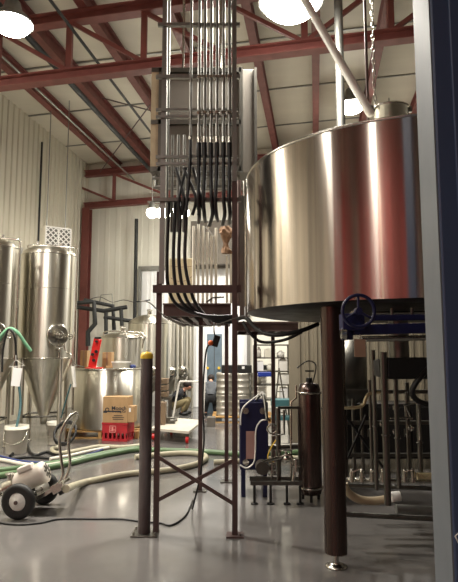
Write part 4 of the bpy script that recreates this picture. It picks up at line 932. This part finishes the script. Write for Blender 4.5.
# ------------------------------------------------------------------ people
def skin(name, joints, edges, mat, parent, org, lvl=2):
    me = bpy.data.meshes.new(name); me.from_pydata([tuple((V(j[0])+V(org))*S-rootof(parent).location) for j in joints], edges, [])
    me.materials.append(mat)
    o = bpy.data.objects.new(name, me); COL.objects.link(o); o.parent = parent
    m = o.modifiers.new('skin', 'SKIN'); m.use_smooth_shade = True
    for i, j in enumerate(joints):
        sv = me.skin_vertices[0].data[i]; r = j[1]; r = r if isinstance(r, tuple) else (r, r); sv.radius = (r[0]*S, r[1]*S); sv.use_root = (i == 0)
    s = o.modifiers.new('sub', 'SUBSURF'); s.levels = s.render_levels = lvl
    return o
def face(parent, c, fwd, r, mats):
    """nose, eyes and ears on a small distant head"""
    c = V(c); f = V(fwd).normalized(); s = f.cross(V((0, 0, 1))).normalized(); u = s.cross(f)
    obj('nose', MB().ball(c+f*r*1.0-u*r*.1, r*.16), mats, parent)
    obj('ear', MB().ball(c+s*r*.85-u*r*.1, r*.2).ball(c-s*r*.85-u*r*.1, r*.2), mats, parent)
    obj('eye', MB().ball(c+f*r*.86+s*r*.35+u*r*.08, r*.1).ball(c+f*r*.86-s*r*.35+u*r*.08, r*.1), m_ink, parent)
# crouching person facing right
g0 = G(181, 415); o_ = V((g0.x, g0.y, 0)); k = .92
def K(*a): return tuple(q*k for q in a)
t = thing('person', 'person crouching beside the tanks in dark jacket and khaki trousers, facing right', 'person', o_)
J = [(K(-.20, .0, .27), .10*k), (K(-.15, 0, .40), .10*k), (K(-.03, 0, .52), .115*k), (K(.07, 0, .59), .055*k), (K(.12, 0, .62), .05*k), (K(.17, 0, .665), (.08*k, .09*k)), (K(.20, 0, .70), (.075*k, .08*k)),
     (K(-.02, -.16, .54), .055*k), (K(-.17, -.21, .44), .045*k), (K(-.31, -.18, .41), .03*k), (K(-.37, -.17, .41), .03*k),
     (K(-.02, .16, .54), .055*k), (K(.08, .2, .40), .045*k), (K(.17, .14, .32), .03*k), (K(.22, .12, .30), .03*k),
     (K(-.15, -.11, .22), .08*k), (K(.18, -.14, .36), .06*k), (K(.02, -.13, .08), .04*k), (K(.12, -.13, .035), .03*k),
     (K(-.15, .11, .22), .08*k), (K(.20, .13, .38), .06*k), (K(.08, .12, .08), .04*k), (K(.18, .12, .035), .03*k)]
E = [(0, 1), (1, 2), (2, 3), (3, 4), (4, 5), (5, 6), (2, 7), (7, 8), (8, 9), (9, 10), (2, 11), (11, 12), (12, 13), (13, 14), (0, 15), (15, 16), (16, 17), (17, 18), (0, 19), (19, 20), (20, 21), (21, 22)]
skin('body', [(a, b if n in (4, 5, 6, 10, 14) else b*.72) for n, (a, b) in enumerate(J)], E, m_skin, t, o_)
def sub(idx, ex, names=1.18):
    mp = {a: b for b, a in enumerate(idx)}
    jj = [(J[a][0], (J[a][1]*names if not isinstance(J[a][1], tuple) else tuple(q*names for q in J[a][1]))) for a in idx]
    return jj, [(mp[a], mp[b]) for a, b in ex if a in mp and b in mp]
jj, ee = sub([1, 2, 0, 3, 7, 8, 9, 11, 12, 13], E, 1.28); skin('jacket', jj, ee, m_jacket, t, o_)
jj, ee = sub([0, 15, 16, 17, 19, 20, 21], E, 1.25); skin('trousers', jj, ee, m_khaki, t, o_)
for s_, fx in ((-.13, .07), (.12, .13)): obj('boot', MB().ball(o_+V(K(fx, s_, .045)), .075*k, sc=(1.5, .7, .6)), m_boot, t)
hd = o_+V(K(.185, 0, .685)); obj('hair', MB().ball(hd+V(K(-.035, 0, .035)), .096*k, sc=(1.05, 1, .95)), m_hair, t); face(t, hd+V((.015, 0, -.015)), (1, 0, -.25), .075*k, m_skin)
# bending person seen from behind
g0 = G(210.5, 416); o_ = V((g0.x, g0.y, 0)); k = .86
t = thing('person', 'person bending forward beside the kegs in grey shirt and black trousers', 'person', o_)
J = [(K(0, -.06, .50), .11*k), (K(0, .0, .63), .11*k), (K(0, .08, .76), .12*k), (K(.0, .15, .84), .05*k), (K(-.0, .2, .865), .045*k), (K(-.0, .25, .895), .08*k), (K(-.0, .29, .92), .07*k),
     (K(-.15, .08, .76), .05*k), (K(-.19, .12, .56), .04*k), (K(-.2, .26, .44), .03*k), (K(-.2, .3, .38), .03*k),
     (K(.15, .08, .76), .05*k), (K(.18, .14, .56), .04*k), (K(.16, .28, .46), .03*k), (K(.15, .32, .40), .03*k),
     (K(-.09, -.05, .46), .085*k), (K(-.11, .10, .28), .06*k), (K(-.12, -.02, .08), .04*k), (K(-.12, .08, .035), .03*k),
     (K(.09, -.05, .46), .085*k), (K(.11, .11, .28), .06*k), (K(.12, .0, .08), .04*k), (K(.12, .1, .035), .03*k)]
skin('body', [(a, b if n in (4, 5, 6, 10, 14) else b*.72) for n, (a, b) in enumerate(J)], E, m_skin, t, o_)
jj, ee = sub([1, 2, 0, 3, 7, 8, 9, 11, 12, 13], E, 1.22); skin('shirt', jj, ee, m_shirt, t, o_)
jj, ee = sub([0, 15, 16, 17, 19, 20, 21], E, 1.22); skin('trousers', jj, ee, m_trous, t, o_)
for s_ in (-.12, .12): obj('boot', MB().ball(o_+V(K(s_, .04, .045)), .075*k, sc=(.7, 1.5, .6)), m_boot, t)
hd = o_+V(K(0, .27, .905)); obj('hair', MB().ball(hd+V(K(0, -.02, .02)), .092*k), m_hair, t); face(t, hd, (0, 1, -.3), .08*k, m_skin)

# ------------------------------------------------------------------ pump cart
wg = G(18.4, 519.5); wr_ = .145; wc = V((P(18.4, 502, wg.y).x, wg.y, wr_))
gz = wc.z-wr_
wz = wr_
W1 = V((wc.x, wc.y, wz)); W2 = V((P(43, 500, wc.y+.45).x, wc.y+.45, wz)); ax = (W2-W1).normalized()
t = thing('pump_cart', 'two wheeled portable pump cart with off-white motor at lower left', 'pump', (W1.x, W1.y+.2, 0))
def wheel(c, d, nm):
    w_ = obj('wheel', MB().lathe([(wr_*.52, -.03), (wr_*.8, -.036), (wr_*.93, -.03), (wr_, -.012), (wr_, .012), (wr_*.93, .03), (wr_*.8, .036), (wr_*.52, .03), (wr_*.52, -.03)], c, 40, ax=d), m_black, t)
    obj('hub', MB().lathe([(wr_*.53, -.012), (wr_*.48, -.024), (wr_*.2, -.03), (wr_*.16, -.042), (.001, -.044)], c, 32, ax=d).lathe([(wr_*.53, -.012), (wr_*.53, .012), (.001, .012)], c, 32, ax=d), m_white, w_)
    obj('axle_nut', MB().cyl(V(c)-V(d)*.05, V(c)-V(d)*.03, .017, n=8), m_redbr, w_)
wheel(W1, ax, 1); wheel(W2, ax, 2)
obj('axle', MB().cyl(W1, W2, .012, n=10), m_steelbr, t)
Ym = wc.y+.22
# frame plate going up-right
f0 = P(24, 505, Ym); f1_ = P(66, 481, Ym)
obj('frame', MB().beam(f0+V((0, -.1, 0)), f1_+V((0, -.1, 0)), .03, .03).beam(f0+V((0, .12, 0)), f1_+V((0, .12, 0)), .03, .03).beam(f0+V((0, .01, .012)), f1_+V((0, .01, .012)), .24, .008), m_steelbr, t)
m0 = P(17, 484, Ym); m1 = P(44, 472, Ym); dm = (m1-m0).normalized(); L_ = (m1-m0).length; mr_ = .092
mt = obj('motor', MB().lathe([(.03, -.02), (mr_*.7, -.01), (mr_, .02), (mr_, L_-.02), (mr_*1.03, L_-.018), (mr_*1.03, L_+.01), (mr_*.8, L_+.03), (.001, L_+.034)], m0, 36, ax=dm), m_motor, t)
e = m0+dm*(L_+.035); mb = MB(); upv = V((0, 0, 1)); sdv = dm.cross(upv).normalized(); uu = sdv.cross(dm)
for k in range(8):
    a = k*math.pi/4+.2; r0, r1 = mr_*.2, mr_*.72; mb.beam(e+(sdv*math.cos(a)+uu*math.sin(a))*r0, e+(sdv*math.cos(a)+uu*math.sin(a))*r1, .016, .004, dm)
obj('fan_slots', mb, m_steeldk, mt)
tb = m0.lerp(m1, .35)+V((0, -.03, mr_+.015)); obj('terminal_box', MB().box(tb, (.13, .09, .05), R=Matrix.Rotation(-.38, 3, 'Y')), m_motor, mt, .012)
ph = m0-dm*.06; obj('pump_head', MB().cyl(ph-dm*.05, ph+dm*.04, .062, n=28).cyl(ph-dm*.11, ph-dm*.05, .028, n=16).torus(ph-dm*.1, .034, .01, dm).cyl(ph, ph+V((-.01, 0, .12)), .026, n=16).torus(ph+V((-.01, 0, .11)), .032, .009), m_steelbr, t)
cb_ = P(58, 487, Ym-.05); obj('control_box', MB().box(cb_, (.09, .12, .075), R=Matrix.Rotation(-.5, 3, 'Y')), m_steelbr, t, .006)
obj('rubber_foot', MB().box(P(63, 491.5, Ym-.05), (.07, .05, .035), R=Matrix.Rotation(-.5, 3, 'Y')), m_black, t, .006)
hp1 = [P(60, 482, 4.79), P(63, 474, 4.79), P(61.5, 462, 4.79), P(59.5, 442, 4.79), P(62, 430, 4.79), P(67, 420, 4.81), P(72, 414.5, 4.85), P(76, 412.8, 4.91), P(77.5, 416, 4.97), P(74, 423, 5.01), P(70, 432, 5.03), P(68.5, 446, 5.03), P(70, 462, 5.03), P(68, 473, 5.03), P(63, 481, 5.01)]
obj('handle', MB().tube(cr(hp1, 5), .013, 10), m_steelbr, t)

# ------------------------------------------------------------------ hoses on the floor
def floorhose(name, pts, r, mat, label):
    return pipe(name, [G(a, b, r) for a, b in pts], r, mat, label, 'hose', 8)
gh = [G(x, y, .034) for x, y in ((84, 482.5), (100, 479), (120, 475), (140, 472.5), (160, 471), (180, 468), (196, 464), (204, 460), (206, 456.5), (200, 454), (185, 453), (165, 454), (150, 455.5), (135, 457))]
tag(obj('suction_hose', MB().tube(cr([P(66, 489, 4.8), P(72, 486.5, 5.2)]+gh, 8), .033, 12), m_cream), 'cream hose running from the pump cart to the right past the rack and back', 'hose')
floorhose('green_hose', [(-20, 478), (10, 474), (40, 469), (70, 463), (95, 457), (120, 452), (140, 449.5), (170, 450.5), (200, 451.5), (240, 454), (262, 455), (300, 452)], .035, m_green, 'thick green hose lying across the floor behind the pump cart')
floorhose('green_hose', [(-20, 471), (10, 469), (40, 465), (70, 460), (100, 454), (130, 448.5), (150, 447)], .03, m_green, 'second green hose just behind the thick green one')
floorhose('blue_hose', [(-15, 452), (5, 457.5), (20, 461), (40, 462.5), (60, 461), (80, 457), (96, 452), (103, 449)], .015, m_blueh, 'blue hose curving over the floor before the buckets')
floorhose('white_hose', [(-15, 458), (5, 460.5), (22, 464), (42, 465.5), (62, 463), (84, 458), (105, 453.5)], .024, m_offw, 'white hose lying in front of the blue hose')
floorhose('white_hose', [(50, 459), (68, 456), (85, 452), (100, 449), (112, 447)], .022, m_offw, 'short white hose between the blue hose and the crate')
floorhose('cream_hose', [(60, 447), (52, 449), (56, 453), (70, 452), (85, 449), (100, 446.5), (125, 447), (150, 444)], .03, m_cream, 'cream hose curling in front of the pallet')
floorhose('black_hose', [(10, 456), (18, 449), (26, 444), (30, 452), (36, 455), (46, 452), (54, 454), (62, 455), (50, 458), (30, 457), (12, 459)], .018, m_black, 'black hose tangled on the floor before the left bucket')
cc_ = G(62, 452)
mb = MB(); pts = []
for i in range(40): a = i*.45; pts.append(V((cc_.x+.15*math.cos(a), cc_.y+.12+.12*math.sin(a)+0*i, .22+.14*math.sin(a)+i*.001)))
tag(obj('coiled_hose', MB().tube(pts, .016, 8), m_black), 'coiled black hose standing behind the pump cart handle', 'hose')
floorhose('cream_hose', [(214, 462), (240, 461), (262, 459), (285, 458), (300, 458)], .03, m_cream, 'cream hose on the floor behind the pump frame')

# ------------------------------------------------------------------ world, camera, view
w = bpy.data.worlds.new('World'); SC.world = w; w.use_nodes = True
w.node_tree.nodes['Background'].inputs[0].default_value = (.6, .62, .65, 1); w.node_tree.nodes['Background'].inputs[1].default_value = .3
cd = bpy.data.cameras.new('camera'); co = bpy.data.objects.new('camera', cd); COL.objects.link(co)
co.location = (0, 0, H*S); co.rotation_euler = (math.pi/2+PITCH, 0, 0)
cd.sensor_fit = 'VERTICAL'; cd.sensor_height = 24; cd.lens = 24*F/582.0; cd.clip_start = .05
SC.camera = co
SC.view_settings.view_transform = 'Standard'; SC.view_settings.look = 'None'; SC.view_settings.gamma = 1; SC.view_settings.use_curve_mapping = False
SC.view_settings.exposure = 0.08
